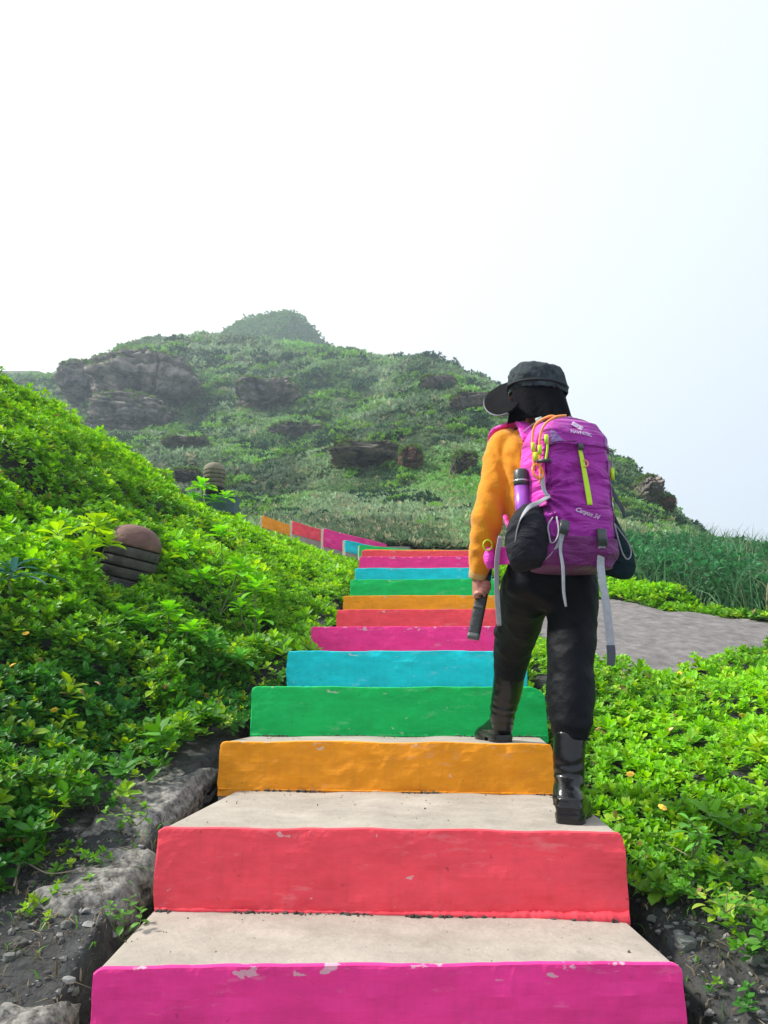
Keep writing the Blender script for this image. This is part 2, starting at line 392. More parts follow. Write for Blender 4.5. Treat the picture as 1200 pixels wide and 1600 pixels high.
OUT = [
 oc('cliff', 145, 305, 562, 655, 97, 15, 21, M_CLIFF, 'big weathered grey brown cliff face below the left shoulder of the hill', cat='cliff', under=0.45, strata=4, sq=0.6),
 oc('rock_outcrop', 98, 172, 572, 632, 99, 9, 33, M_CLIFF, 'dark blocky outcrop on the far left end of the big cliff', under=0.2, strata=3),
 oc('rock_outcrop', 142, 262, 622, 688, 94, 9, 45, M_CLIFF, 'layered rock foot directly beneath the big cliff', under=0.3, strata=8),
 oc('rock_outcrop', 368, 470, 598, 648, 92, 8, 52, M_CLIFF, 'long grey overhanging ledge in the middle of the hillside', under=0.8, strata=4),
 oc('rock_outcrop', 420, 520, 668, 692, 76, 6, 61, M_CLIFF, 'low dark brown rock band under the long grey ledge', under=0.8, strata=3),
 oc('rock_outcrop', 518, 624, 697, 740, 35.5, 3.4, 71, M_LEDGE, 'overhanging tan capped ledge with a dark hollow below it, lower middle hillside', under=1.1, strata=3, sq=0.45),
 oc('rock_outcrop', 622, 660, 702, 740, 35, 2.2, 83, M_RED, 'small reddish layered boulder to the right of the tan capped ledge', under=0.2, strata=5),
 oc('rock_outcrop', 655, 712, 594, 614, 76, 4, 92, M_CLIFF, 'thin grey rocks near the top of the right hand slope', under=0.5, strata=3),
 oc('rock_outcrop', 700, 770, 622, 650, 60, 4, 99, M_CLIFF, 'dark rock bank left of the hiker hat high on the slope', under=0.5, strata=3),
 oc('rock_outcrop', 705, 745, 712, 752, 34, 2.4, 105, M_LEDGE, 'dark boulder half hidden by the orange sleeve of the hiker', under=0.5, strata=3),
 oc('rock_outcrop', 990, 1024, 752, 792, 60, 4, 112, M_CLIFF, 'dark crag standing out from the right edge of the hill', under=0.2, strata=4),
 oc('rock_outcrop', 1016, 1046, 782, 806, 52, 3, 118, M_RED, 'small pale reddish crag on the skyline right of the dark crag', under=0.2, strata=4),
 oc('rock_outcrop', 258, 330, 690, 705, 84, 5, 127, M_CLIFF, 'low grey rock shelf in the hollow below the big cliff', under=0.6, strata=3),
 oc('rock_outcrop', 275, 318, 738, 760, 45, 3, 133, M_LEDGE, 'flat grey boulder among shrubs left of the far dome lamp', under=0.4, strata=2),
]

# ------------------------------------------------------------------ staircase
def rgbmix(a, b, t): return tuple(a[i] * (1 - t) + b[i] * t for i in range(3))
PAINT = {'magenta': (0.84, 0.040, 0.27), 'red': (0.88, 0.075, 0.105), 'orange': (0.84, 0.31, 0.012), 'green': (0.006, 0.50, 0.11), 'cyan': (0.004, 0.58, 0.64)}
def paint_mat(name, rgb, edge):
    m = bpy.data.materials.new(name); m.use_nodes = True
    n = m.node_tree; b = n.nodes['Principled BSDF']; b.inputs['Roughness'].default_value = 0.72; b.inputs['Specular IOR Level'].default_value = 0.28
    t = n.nodes.new('ShaderNodeTexCoord')
    s = n.nodes.new('ShaderNodeTexNoise'); s.inputs['Scale'].default_value = 5; s.inputs['Detail'].default_value = 8; s.inputs['Roughness'].default_value = 0.65
    mp = n.nodes.new('ShaderNodeMapping'); mp.inputs['Scale'].default_value = (1, 1, 2.2)
    n.links.new(t.outputs['Object'], mp.inputs[0]); n.links.new(mp.outputs[0], s.inputs[0])
    r = n.nodes.new('ShaderNodeMapRange'); r.inputs[1].default_value = 0.3; r.inputs[2].default_value = 0.7; r.inputs[3].default_value = 0.84; r.inputs[4].default_value = 1.14
    n.links.new(s.outputs[0], r.inputs[0])
    hs = n.nodes.new('ShaderNodeHueSaturation'); hs.inputs['Color'].default_value = (*rgb, 1); n.links.new(r.outputs[0], hs.inputs['Value'])
    # worn spots where a paler coat shows: more towards the upper edge
    s2 = n.nodes.new('ShaderNodeTexNoise'); s2.inputs['Scale'].default_value = 14; s2.inputs['Detail'].default_value = 5
    mp2 = n.nodes.new('ShaderNodeMapping'); mp2.inputs['Scale'].default_value = (1, 1, 1.8)
    n.links.new(t.outputs['Object'], mp2.inputs[0]); n.links.new(mp2.outputs[0], s2.inputs[0])
    sx = n.nodes.new('ShaderNodeSeparateXYZ'); n.links.new(t.outputs['Object'], sx.inputs[0])
    zr = n.nodes.new('ShaderNodeMapRange'); zr.inputs[1].default_value = -0.035; zr.inputs[2].default_value = 0.0; zr.inputs[3].default_value = 0.0; zr.inputs[4].default_value = edge
    n.links.new(sx.outputs['Z'], zr.inputs[0])
    ad = n.nodes.new('ShaderNodeMath'); ad.operation = 'ADD'; n.links.new(s2.outputs[0], ad.inputs[0]); n.links.new(zr.outputs[0], ad.inputs[1])
    th = n.nodes.new('ShaderNodeMapRange'); th.inputs[1].default_value = 0.715; th.inputs[2].default_value = 0.735
    n.links.new(ad.outputs[0], th.inputs[0])
    mxx = n.nodes.new('ShaderNodeMix'); mxx.data_type = 'RGBA'; n.links.new(th.outputs[0], mxx.inputs[0])
    n.links.new(hs.outputs[0], mxx.inputs[6]); pale = rgbmix(rgb, (0.62, 0.56, 0.55), 0.6); mxx.inputs[7].default_value = (*pale, 1)
    # grime specks at the foot
    s3 = n.nodes.new('ShaderNodeTexNoise'); s3.inputs['Scale'].default_value = 40; s3.inputs['Detail'].default_value = 4
    n.links.new(t.outputs['Object'], s3.inputs[0])
    t3 = n.nodes.new('ShaderNodeMapRange'); t3.inputs[1].default_value = 0.70; t3.inputs[2].default_value = 0.76; t3.inputs[4].default_value = 0.6
    n.links.new(s3.outputs[0], t3.inputs[0])
    m3 = n.nodes.new('ShaderNodeMix'); m3.data_type = 'RGBA'; n.links.new(t3.outputs[0], m3.inputs[0])
    n.links.new(mxx.outputs[2], m3.inputs[6]); m3.inputs[7].default_value = (*[c * 0.35 for c in rgb], 1)
    s5 = n.nodes.new('ShaderNodeTexNoise'); s5.inputs['Scale'].default_value = 1.0; s5.inputs['Detail'].default_value = 6; s5.inputs['Roughness'].default_value = 0.6
    mp5 = n.nodes.new('ShaderNodeMapping'); mp5.inputs['Scale'].default_value = (26, 3, 2.4); n.links.new(t.outputs['Object'], mp5.inputs[0]); n.links.new(mp5.outputs[0], s5.inputs[0])
    r5 = n.nodes.new('ShaderNodeMapRange'); r5.inputs[1].default_value = 0.52; r5.inputs[2].default_value = 0.80; r5.inputs[4].default_value = 0.22; n.links.new(s5.outputs[0], r5.inputs[0])
    m5 = n.nodes.new('ShaderNodeMix'); m5.data_type = 'RGBA'; n.links.new(r5.outputs[0], m5.inputs[0]); n.links.new(m3.outputs[2], m5.inputs[6]); m5.inputs[7].default_value = (*[c * 0.45 + 0.02 for c in rgb], 1)
    s6 = n.nodes.new('ShaderNodeTexNoise'); s6.inputs['Scale'].default_value = 1.0; s6.inputs['Detail'].default_value = 7; s6.inputs['Roughness'].default_value = 0.7
    mp6 = n.nodes.new('ShaderNodeMapping'); mp6.inputs['Scale'].default_value = (5, 5, 19); mp6.inputs['Location'].default_value = (4, 2, 1); n.links.new(t.outputs['Object'], mp6.inputs[0]); n.links.new(mp6.outputs[0], s6.inputs[0])
    r6 = n.nodes.new('ShaderNodeMapRange'); r6.inputs[1].default_value = 0.58; r6.inputs[2].default_value = 0.74; r6.inputs[4].default_value = 0.55; n.links.new(s6.outputs[0], r6.inputs[0])
    m6 = n.nodes.new('ShaderNodeMix'); m6.data_type = 'RGBA'; n.links.new(r6.outputs[0], m6.inputs[0]); n.links.new(m5.outputs[2], m6.inputs[6]); m6.inputs[7].default_value = (*rgbmix(rgb, (0.75, 0.70, 0.68), 0.42), 1)
    n.links.new(m6.outputs[2], b.inputs['Base Color'])
    s4 = n.nodes.new('ShaderNodeTexNoise'); s4.inputs['Scale'].default_value = 22; s4.inputs['Detail'].default_value = 8
    mp4 = n.nodes.new('ShaderNodeMapping'); mp4.inputs['Scale'].default_value = (0.4, 1, 1.6)
    n.links.new(t.outputs['Object'], mp4.inputs[0]); n.links.new(mp4.outputs[0], s4.inputs[0])
    bp = n.nodes.new('ShaderNodeBump'); bp.inputs['Strength'].default_value = 0.5; bp.inputs['Distance'].default_value = 0.008
    n.links.new(s4.outputs[0], bp.inputs['Height']); n.links.new(bp.outputs[0], b.inputs['Normal'])
    return m
M_P = {k: paint_mat(k + '_paint', v, 0.145 if k == 'magenta' else 0.06) for k, v in PAINT.items()}
def concrete_mat():
    m = bpy.data.materials.new('tread_concrete'); m.use_nodes = True
    n = m.node_tree; b = n.nodes['Principled BSDF']; b.inputs['Roughness'].default_value = 0.9; b.inputs['Specular IOR Level'].default_value = 0.25
    t = n.nodes.new('ShaderNodeTexCoord')
    s = n.nodes.new('ShaderNodeTexNoise'); s.inputs['Scale'].default_value = 2.6; s.inputs['Detail'].default_value = 10; s.inputs['Roughness'].default_value = 0.7
    n.links.new(t.outputs['Object'], s.inputs[0])
    r = n.nodes.new('ShaderNodeValToRGB')
    r.color_ramp.elements[0].position = 0.30; r.color_ramp.elements[0].color = (0.27, 0.24, 0.205, 1)
    r.color_ramp.elements[1].position = 0.62; r.color_ramp.elements[1].color = (0.43, 0.385, 0.335, 1)
    n.links.new(s.outputs[0], r.inputs[0])
    s3 = n.nodes.new('ShaderNodeTexNoise'); s3.inputs['Scale'].default_value = 60; s3.inputs['Detail'].default_value = 3
    n.links.new(t.outputs['Object'], s3.inputs[0])
    t3 = n.nodes.new('ShaderNodeMapRange'); t3.inputs[1].default_value = 0.66; t3.inputs[2].default_value = 0.74; t3.inputs[4].default_value = 0.5
    n.links.new(s3.outputs[0], t3.inputs[0])
    m3 = n.nodes.new('ShaderNodeMix'); m3.data_type = 'RGBA'; n.links.new(t3.outputs[0], m3.inputs[0])
    n.links.new(r.outputs[0], m3.inputs[6]); m3.inputs[7].default_value = (0.16, 0.15, 0.13, 1)
    s5 = n.nodes.new('ShaderNodeTexNoise'); s5.inputs['Scale'].default_value = 6.5; s5.inputs['Detail'].default_value = 9; s5.inputs['Roughness'].default_value = 0.72; s5.inputs['Distortion'].default_value = 0.6
    n.links.new(t.outputs['Object'], s5.inputs[0])
    r5 = n.nodes.new('ShaderNodeMapRange'); r5.inputs[1].default_value = 0.50; r5.inputs[2].default_value = 0.72; r5.inputs[4].default_value = 0.55; n.links.new(s5.outputs[0], r5.inputs[0])
    m5 = n.nodes.new('ShaderNodeMix'); m5.data_type = 'RGBA'; n.links.new(r5.outputs[0], m5.inputs[0]); n.links.new(m3.outputs[2], m5.inputs[6]); m5.inputs[7].default_value = (0.24, 0.215, 0.18, 1)
    n.links.new(m5.outputs[2], b.inputs['Base Color'])
    bp = n.nodes.new('ShaderNodeBump'); bp.inputs['Strength'].default_value = 0.7; bp.inputs['Distance'].default_value = 0.006
    s4 = n.nodes.new('ShaderNodeTexNoise'); s4.inputs['Scale'].default_value = 45; s4.inputs['Detail'].default_value = 8
    n.links.new(t.outputs['Object'], s4.inputs[0]); n.links.new(s4.outputs[0], bp.inputs['Height']); n.links.new(bp.outputs[0], b.inputs['Normal'])
    return m
M_CONC = concrete_mat()
STAIR = empty('staircase', (0, 2, -1.0), 'long outdoor staircase of concrete steps with risers painted magenta, red, orange, green and cyan', 'staircase')
def step_piece(name, A, B, prof, m, parent, seed, corner=0.0, rough=0.008, nx=110):
    """loft the (depth, height) profile from A to B, closed with end caps; coordinates relative to A's tread level"""
    d = (B - A); Lh = math.hypot(d.x, d.y); ex = Vector((d.x, d.y, 0)) / Lh; ey = Vector((-ex.y, ex.x, 0))
    prof = np.array(prof); n = len(prof)
    s = np.linspace(0, Lh, nx)
    V = np.zeros((nx, n, 3))
    for i, si in enumerate(s):
        e = min(si, Lh - si)
        q = corner * max(0, 1 - (Lh - si) / (corner * 2.2)) ** 1.5 if corner else 0
        q += 0.012 * max(0, 1 - e / 0.02) ** 2
        wx = fbm(si * 9, prof[:, 1] * 14, seed * 3.7, 4, 2) * rough * 1.6
        wz = fbm(si * 5, seed * 1.3, 0, 3, 6) * rough * 0.9
        wob = fbm(si * 1.1, seed, 0, 2, 8) * 0.010
        wl = ((0.010 if i == 0 else -0.010) * fbm(prof[:, 1] * 22, seed, i, 3, 12)) if i in (0, nx - 1) else 0
        V[i, :, 0] = A.x + ex.x * (si + wl) + ey.x * (prof[:, 0] + wx + wob)
        V[i, :, 1] = A.y + ex.y * (si + wl) + ey.y * (prof[:, 0] + wx + wob)
        V[i, :, 2] = A.z + (B.z - A.z) * si / Lh + prof[:, 1] + np.where(prof[:, 1] > -0.05, wz - q, 0)
    V = V.reshape(-1, 3)
    idx = np.arange(nx * n).reshape(nx, n)
    j = np.arange(n); jn = (j + 1) % n
    F = [(idx[i, a], idx[i + 1, a], idx[i + 1, b], idx[i, b]) for i in range(nx - 1) for a, b in zip(j, jn)]
    me = bpy.data.meshes.new(name)
    me.from_pydata((V - np.array(A)).tolist(), [], [tuple(int(k) for k in f) for f in F] + [tuple(int(k) for k in idx[0]), tuple(int(k) for k in idx[-1][::-1])])
    me.update()
    o = link(name, me, m, parent, smooth=False)
    o.location = A
    return o
ORD = {0: 'lowest', 1: 'second'}
def build_steps():
    allS = SE + SEW
    for i, (c, z, A, B) in enumerate(allS):
        zn = allS[i + 1][1] if i + 1 < len(allS) else z + 0.2
        zp = allS[i - 1][1] if i else z - 0.25
        rise = z - zp
        nxt = allS[i + 1][2:] if i + 1 < len(allS) else None
        dep = max((nxt[0] - A).length, (nxt[1] - B).length) + 0.12 if nxt else 1.0
        if i >= len(SE): dep = 0.06
        ny = 12
        low = -rise - 0.30
        prof = [(0.010, low)] + [(0.002 + 0.006 * t, -rise - 0.02 + (rise + 0.005) * t) for t in np.linspace(0, 1, 14)] + [(0.011, -0.002), (0.016, 0.0)] + [(0.024 + (dep - 0.024) * t, 0.0) for t in np.linspace(0.08, 1, ny)] + [(dep, low)]
        st = step_piece('step', A, B, prof, M_CONC, STAIR, i, corner=0.035 if (c == 'green' and abs(z - 0.01) < 1e-3) else 0.0)
        st['label'] = {'magenta': 'pale concrete step with a magenta riser', 'red': 'pale concrete step with a coral red riser', 'orange': 'pale concrete step with an orange riser',
                       'green': 'pale concrete step with a green riser', 'cyan': 'pale concrete step with a cyan blue riser'}[c]
        bot = -rise + 0.004 
        f = [(-0.004, bot - 0.03)] + [(-0.004 + 0.006 * t, bot + (rise - 0.012) * t) for t in np.linspace(0, 1, 16)] + [(0.003, -0.0005), (0.007, 0.0022), (0.017, 0.0028), (0.017, -0.010)] + [(0.012, -0.02 - (rise) * t) for t in np.linspace(0, 1, 3)]
        ex = (B - A).normalized() * 0.004
        rz = step_piece('painted_riser', A - ex, B + ex, f, M_P[c], st, i, corner=0.035 if (c == 'green' and abs(z - 0.01) < 1e-3) else 0.0, nx=150)
        if i in (3, 4, 5, 6) :      # lumpy bead of painted mortar along the foot
            r0 = {3: 0.0045, 4: 0.003, 5: 0.006, 6: 0.004}[i]
            nseg, nr = 260, 7
            d = B - A; V = []
            for a in range(nseg):
                t = a / (nseg - 1); c0 = A + d * t; c0.z = z - rise + 0.004
                rr = r0 * (0.55 + 0.9 * float(vn(t * 90, i, 0, 3)) + (5.2 * max(0, t - 0.42) if i == 3 else 0))
                for b in range(nr):
                    an = 2 * PI * b / nr
                    jn = 1 + 0.5 * (float(vn(t * 160, b * 2.1, i, 9)) - 0.5)
                    V.append((c0.x, c0.y - 0.004 + math.cos(an) * rr * 0.9 * jn - rr * 0.4, c0.z + math.sin(an) * rr * jn * 1.2))
            idx = np.arange(nseg * nr).reshape(nseg, nr); nx_ = np.roll(idx, -1, axis=1)
            F = np.stack([idx[:-1], nx_[:-1], nx_[1:], idx[1:]], -1).reshape(-1, 4)
            link('mortar_bead', mesh_np('mortar_bead', V, F), M_P[c], rz)
build_steps()

# ------------------------------------------------------------------ kerb stones, rocks, path
M_KERB = rock_mat('kerb_stone', (0.065, 0.062, 0.058), (0.34, 0.325, 0.30), 0.0, 34.0)
M_PALE = rock_mat('pale_stone', (0.30, 0.31, 0.29), (0.50, 0.52, 0.48), 0.0, 12.0)
def slab(c, size, rotz, seed, label, tilt=(0, 0)):
    nx, ny, nz = 46, 46, 6
    bm = bmesh.new(); bmesh.ops.create_cube(bm, size=1.0)
    bmesh.ops.subdivide_edges(bm, edges=bm.edges[:], cuts=26, use_grid_fill=True)
    me = bpy.data.meshes.new('kerb_stone'); bm.to_mesh(me); bm.free()
    n = len(me.vertices); co = np.zeros(n * 3); me.vertices.foreach_get('co', co); co = co.reshape(-1, 3)
    ang = np.arctan2(co[:, 1], co[:, 0]); rad = np.hypot(co[:, 0], co[:, 1])
    mx = np.maximum(np.abs(co[:, 0]), np.abs(co[:, 1])) * 2
    co[:, 2] -= 0.35 * sst((mx - 0.72) / 0.28) * (co[:, 2] > 0.0)
    sc = 1 + 0.24 * fbm(np.cos(ang) * 1.7 + seed, np.sin(ang) * 1.7, 0, 4, seed)
    co[:, 0] *= sc; co[:, 1] *= sc
    co = co * np.array(size)
    co[:, 2] += fbm(co[:, 0] * 7 + seed, co[:, 1] * 7, 0, 4, seed) * 0.026 + fbm(co[:, 0] * 24, co[:, 1] * 24, co[:, 2] * 24, 4, seed) * 0.022
    co[:, 0] += fbm(co[:, 1] * 12, co[:, 2] * 12, seed, 3, seed) * 0.03
    me.vertices.foreach_set('co', co.ravel()); me.update()
    o = link('kerb_stone', me, M_KERB); o.location = c; o.rotation_euler = (tilt[0], tilt[1], rotz)
    return tag(o, label, 'kerb stone', 'rough kerb stones beside the stairs')
slab((-0.965, 3.50, -0.478), (0.26, 0.84, 0.14), R(-7), 3, 'long flat grey kerb stone level with the orange riser, left of the stairs', (R(13), R(3)))
slab((-0.975, 2.84, -0.672), (0.31, 0.42, 0.14), R(-4), 8, 'rounded flat grey kerb stone beside the coral red riser', (R(13), R(2)))
slab((-1.00, 2.02, -0.915), (0.38, 0.54, 0.14), R(4), 15, 'flat grey kerb stone at the bottom left corner beside the magenta riser', (R(13), R(0)))
def stone_mesh(seed, r=0.5):
    bm = bmesh.new(); bmesh.ops.create_icosphere(bm, subdivisions=3, radius=r)
    me = bpy.data.meshes.new('rock'); bm.to_mesh(me); bm.free()
    n = len(me.vertices); co = np.zeros(n * 3); me.vertices.foreach_get('co', co); co = co.reshape(-1, 3)
    co *= (1 + 0.7 * fbm(co[:, 0] * 2.4 + seed, co[:, 1] * 2.4, co[:, 2] * 2.4, 3, seed))[:, None]
    co = np.clip(co, -0.36, 0.42)
    me.vertices.foreach_set('co', co.ravel()); me.update(); return me
SM = [stone_mesh(i * 7 + 1) for i in range(6)]
def rock(px, py, w, label, m=M_KERB, k=0, flat=0.6, rz=0.0, ydefault=2.2):
    h = hit(px, py, 1.3) or P(px, py, ydefault)
    d = h.y * CP + h.z * SP; s = w / FP * d * 1.25
    me = SM[k % 6].copy()
    o = link('rock', me, m, smooth=False); o.location = h + Vector((0, 0, s * 0.12)); o.scale = (s, s * 0.85, s * flat); o.rotation_euler = (0.2, 0.1, rz)
    return tag(o, label, 'rock')
rock(1070, 1480, 34, 'pale angular rock on the dark soil right of the lowest magenta riser', M_PALE, 1, 0.5, 0.4)
rock(1020, 1438, 16, 'small pale stone just beyond the coral red riser corner', M_PALE, 2, 0.6, 1.0)
rock(1092, 1455, 18, 'small grey stone up slope of the pale angular rock', M_KERB, 3, 0.6, 2.0)
rock(1180, 1505, 26, 'tan stone at the right edge of the picture', M_PALE, 4, 0.6, 0.3)
rock(1178, 1580, 20, 'white stone in the bottom right corner', M_PALE, 5, 0.6, 1.3)
rock(30, 1478, 22, 'small round grey stone at the left edge above the bottom kerb stone', M_KERB, 0, 0.7, 0.7)
rock(72, 1442, 16, 'grey pebble below the rounded kerb stone', M_KERB, 2, 0.7, 0.1)
rock(104, 1448, 18, 'light grey pebble between the rounded kerb stone and the bottom kerb stone', M_PALE, 3, 0.6, 2.2)
rock(12, 1500, 18, 'pale stone at the very left edge of the soil', M_PALE, 1, 0.7, 0.9)
rock(115, 1552, 15, 'small light pebble resting beside the bottom kerb stone', M_PALE, 4, 0.7, 0.9)

def scatter_stones():
    "small gravel lying on the bare soil either side of the lowest steps"
    V = []; F = []; T = []; n0 = 0
    bm = bmesh.new(); bmesh.ops.create_icosphere(bm, subdivisions=1, radius=1); bv = np.array([v.co[:] for v in bm.verts]); bf = np.array([[v.index for v in f.verts] for f in bm.faces]); bm.free()
    def put(X, Y):
        nonlocal n0
        Z = HH(X, Y)
        for x, y, z in zip(X, Y, Z):
            s = 0.002 + 0.015 * rng.random() ** 4
            q = bv * s * rng.uniform(0.6, 1.3, 3) * (1 + 0.25 * rng.standard_normal((len(bv), 1)))
            q[:, 2] *= 0.7
            V.append(q + np.array([x, y, z + s * 0.2])); F.append(bf + n0); n0 += len(bv)
            T.append(np.tile(rng.uniform(0.05, 0.30) * np.array([1, 0.98, 0.95]), (len(bv), 1)))
    # dirt packed along the foot of each lower riser, and grit on the path
    for i in range(3, 8):
        A, B = SE[i][2], SE[i][3]; zt = SE[i - 1][1]
        for q in range(260 if i < 6 else 120):
            t = rng.random(); c = A + (B - A) * t; cl = float(vn(t * 14, i, 0, 5))
            if cl < 0.45: continue
            s = rng.uniform(0.0015, 0.0055) * (0.6 + cl)
            qv = bv * s * rng.uniform(0.6, 1.4, 3); V.append(qv + np.array([c.x, c.y - 0.012 - abs(rng.normal(0, 0.008)), zt + 0.002])); F.append(bf + n0); n0 += len(bv)
            T.append(np.tile(rng.uniform(0.02, 0.10) * np.array([1, 0.9, 0.75]), (len(bv), 1)))
        for q in range(70 if i < 6 else 0):
            t = rng.random(); c = A + (B - A) * t; prev = SE[i - 1]; yy = prev[2].y + (c.y - prev[2].y) * rng.random() ** 0.6
            s = rng.uniform(0.001, 0.0035); V.append(bv * s * rng.uniform(0.6, 1.4, 3) + np.array([c.x, yy, zt + 0.001])); F.append(bf + n0); n0 += len(bv)
            T.append(np.tile(rng.uniform(0.04, 0.30) * np.array([1, 0.9, 0.75]), (len(bv), 1)))
    put(rng.uniform(1.3, 6.0, 2600), rng.uniform(5.3, 9.2, 2600))
    put(rng.uniform(-2.2, -0.82, 3600), rng.uniform(1.2, 3.3, 3600))
    put(rng.uniform(0.80, 2.3, 6000), rng.uniform(1.2, 3.3, 6000))
    m = mat('gravel_stone', (0.2, 0.2, 0.2), 0.9); n = m.node_tree; a = n.nodes.new('ShaderNodeAttribute'); a.attribute_name = 'tint'
    n.links.new(a.outputs['Color'], n.nodes['Principled BSDF'].inputs['Base Color'])
    o = link('gravel', mesh_np('gravel', np.concatenate(V), np.concatenate(F), np.concatenate(T)), m, smooth=False); tag(o, kind='stuff')
scatter_stones()

def poly_sheet(poly, step, lift, name, m, amp=0.01):
    "grid sheet over the terrain clipped to a polygon"
    poly = np.array(poly); x0, y0 = poly.min(0); x1, y1 = poly.max(0)
    xs = np.arange(x0, x1 + step, step); ys = np.arange(y0, y1 + step, step)
    Xg, Yg = np.meshgrid(xs, ys)
    def ins(X, Y):
        r = np.zeros(X.shape, bool)
        for i in range(len(poly)):
            a, b = poly[i], poly[i - 1]
            c = ((a[1] > Y) != (b[1] > Y)) & (X < (b[0] - a[0]) * (Y - a[1]) / (b[1] - a[1] + 1e-9) + a[0]); r ^= c
        return r
    Z = HH(Xg.ravel(), Yg.ravel()).reshape(Xg.shape) + lift
    V = np.stack([Xg.ravel(), Yg.ravel(), Z.ravel()], 1)
    idx = np.arange(Xg.size).reshape(Xg.shape)
    cx = Xg[:-1, :-1] + step / 2; cy = Yg[:-1, :-1] + step / 2
    k = ins(cx, cy)
    F = np.stack([idx[:-1, :-1], idx[:-1, 1:], idx[1:, 1:], idx[1:, :-1]], -1)[k]
    return link(name, mesh_np(name, V, F), m)
M_PATH = mat('path_dirt', (0.185, 0.172, 0.170), 0.95, spec=0.1, noise=(9, 0.45, 10), bump=(60, 0.8, 8))
PATH = [(1.25, 5.6), (1.9, 5.4), (2.7, 6.05), (3.2, 6.55), (4.2, 6.9), (6.5, 6.8), (9, 6.6), (9, 7.2), (6, 7.6), (4.2, 7.75), (3.3, 8.35), (2.75, 8.95), (1.9, 9.3), (1.45, 8.9), (1.3, 7.5)]
o = poly_sheet(PATH, 0.05, 0.03, 'path', M_PATH); tag(o, kind='structure')
PATHA = np.array(PATH)
def in_path(X, Y, grow=0.0):
    r = np.zeros(X.shape, bool)
    for i in range(len(PATHA)):
        a, b = PATHA[i], PATHA[i - 1]
        r ^= ((a[1] > Y) != (b[1] > Y)) & (X < (b[0] - a[0]) * (Y - a[1]) / (b[1] - a[1] + 1e-9) + a[0])
    return r
# ------------------------------------------------------------------ vegetation
def vnp3(v): return np.array([v[0], v[1], v[2]], float)
def leaf_shape(kind):
    "unit leaf lying along +x, tip at 1, folded along its rib: verts, quads"
    if kind == 'oval':
        v = [(0, 0, 0), (0.30, 0.24, 0.05), (0.30, -0.24, 0.05), (0.38, 0, -0.03), (0.72, 0.20, 0.02), (0.72, -0.20, 0.02), (0.76, 0, -0.04), (1.0, 0, -0.10)]
        f = [(0, 3, 1, 1), (0, 2, 3, 3), (1, 3, 6, 4), (3, 2, 5, 6), (4, 6, 7, 7), (6, 5, 7, 7)]
    else:
        v = [(0, 0, 0), (0.5, 0.22, 0.05), (0.5, -0.22, 0.05), (1.0, 0, -0.10)]
        f = [(0, 2, 3, 1)]
    return np.array(v, float), f
def tri(fs):
    r = []
    for f in fs:
        u = []
        for a in f:
            if a not in u: u.append(a)
        if len(u) == 3: r.append(tuple(u))
        else: r.append((u[0], u[1], u[2])); r.append((u[0], u[2], u[3]))
    return np.array(r)
def make_sprig(kind, npair, spread, length, width, rise, seed):
    g = np.random.default_rng(seed); lv, lf = leaf_shape(kind); lf = tri(lf)
    V = []; F = []; ids = []; n0 = 0
    for i in range(npair):
        a0 = g.uniform(0, 2 * PI) if i == 0 else a0 + PI / 2 + g.uniform(-0.4, 0.4)
        t = i / max(1, npair - 1)
        for s in (0, PI):
            a = a0 + s + g.uniform(-0.3, 0.3); el = spread[0] * (1 - t) + spread[1] * t + g.uniform(-0.25, 0.25)
            L = length * g.uniform(0.75, 1.15) * (1 - 0.45 * t)
            q = lv * np.array([L, L * width, L]); roll = g.uniform(-0.4, 0.4)
            q = q @ np.array([[1, 0, 0], [0, math.cos(roll), math.sin(roll)], [0, -math.sin(roll), math.cos(roll)]])
            q = q @ np.array([[math.cos(el), 0, math.sin(el)], [0, 1, 0], [-math.sin(el), 0, math.cos(el)]])
            q = q @ np.array([[math.cos(a), math.sin(a), 0], [-math.sin(a), math.cos(a), 0], [0, 0, 1]])
            q[:, 2] += rise * t
            V.append(q); F.append(lf + n0); n0 += len(q); ids.append(np.full(len(q), len(ids)))
    return np.concatenate(V), np.concatenate(F), np.concatenate(ids)
def place(protos, pos, nor, scale, tintf, tiltamp=0.35):
    "instances written into one mesh; nor = direction the sprig points"
    Vs = []; Fs = []; Ts = []; base = 0
    n = len(pos); which = rng.integers(0, len(protos), n)
    for k, (pv, pf, ids) in enumerate(protos):
        m = which == k; c = int(m.sum())
        if not c: continue
        up = nor[m] + rng.normal(0, tiltamp, (c, 3)); up /= np.linalg.norm(up, axis=1)[:, None]
        r = rng.normal(0, 1, (c, 3)); ax = np.cross(up, r); ax /= np.linalg.norm(ax, axis=1)[:, None]; ay = np.cross(up, ax)
        s = scale[m][:, None, None]
        W = (pv[None, :, 0:1] * ax[:, None] + pv[None, :, 1:2] * ay[:, None] + pv[None, :, 2:3] * up[:, None]) * s + pos[m][:, None]
        nl = ids.max() + 1
        t = tintf(m, c, nl)                       # (c, nl, 3)
        T = t[:, ids]
        Vs.append(W.reshape(-1, 3)); Ts.append(T.reshape(-1, 3))
        Fs.append((pf[None] + (np.arange(c) * len(pv))[:, None, None]).reshape(-1, 3) + base); base += c * len(pv)
    return np.concatenate(Vs), np.concatenate(Fs), np.concatenate(Ts)
NEARP = [make_sprig('oval', 4, (0.15, 1.0), 1.0, 1.15, 0.35, s) for s in range(7)]
FARP = [make_sprig('diamond', 4, (0.2, 1.0), 1.0, 1.25, 0.35, s + 30) for s in range(6)]
C_A = np.array([0.225, 0.540, 0.016]); C_B = np.array([0.028, 0.165, 0.028]); C_C = np.array([0.400, 0.600, 0.030])
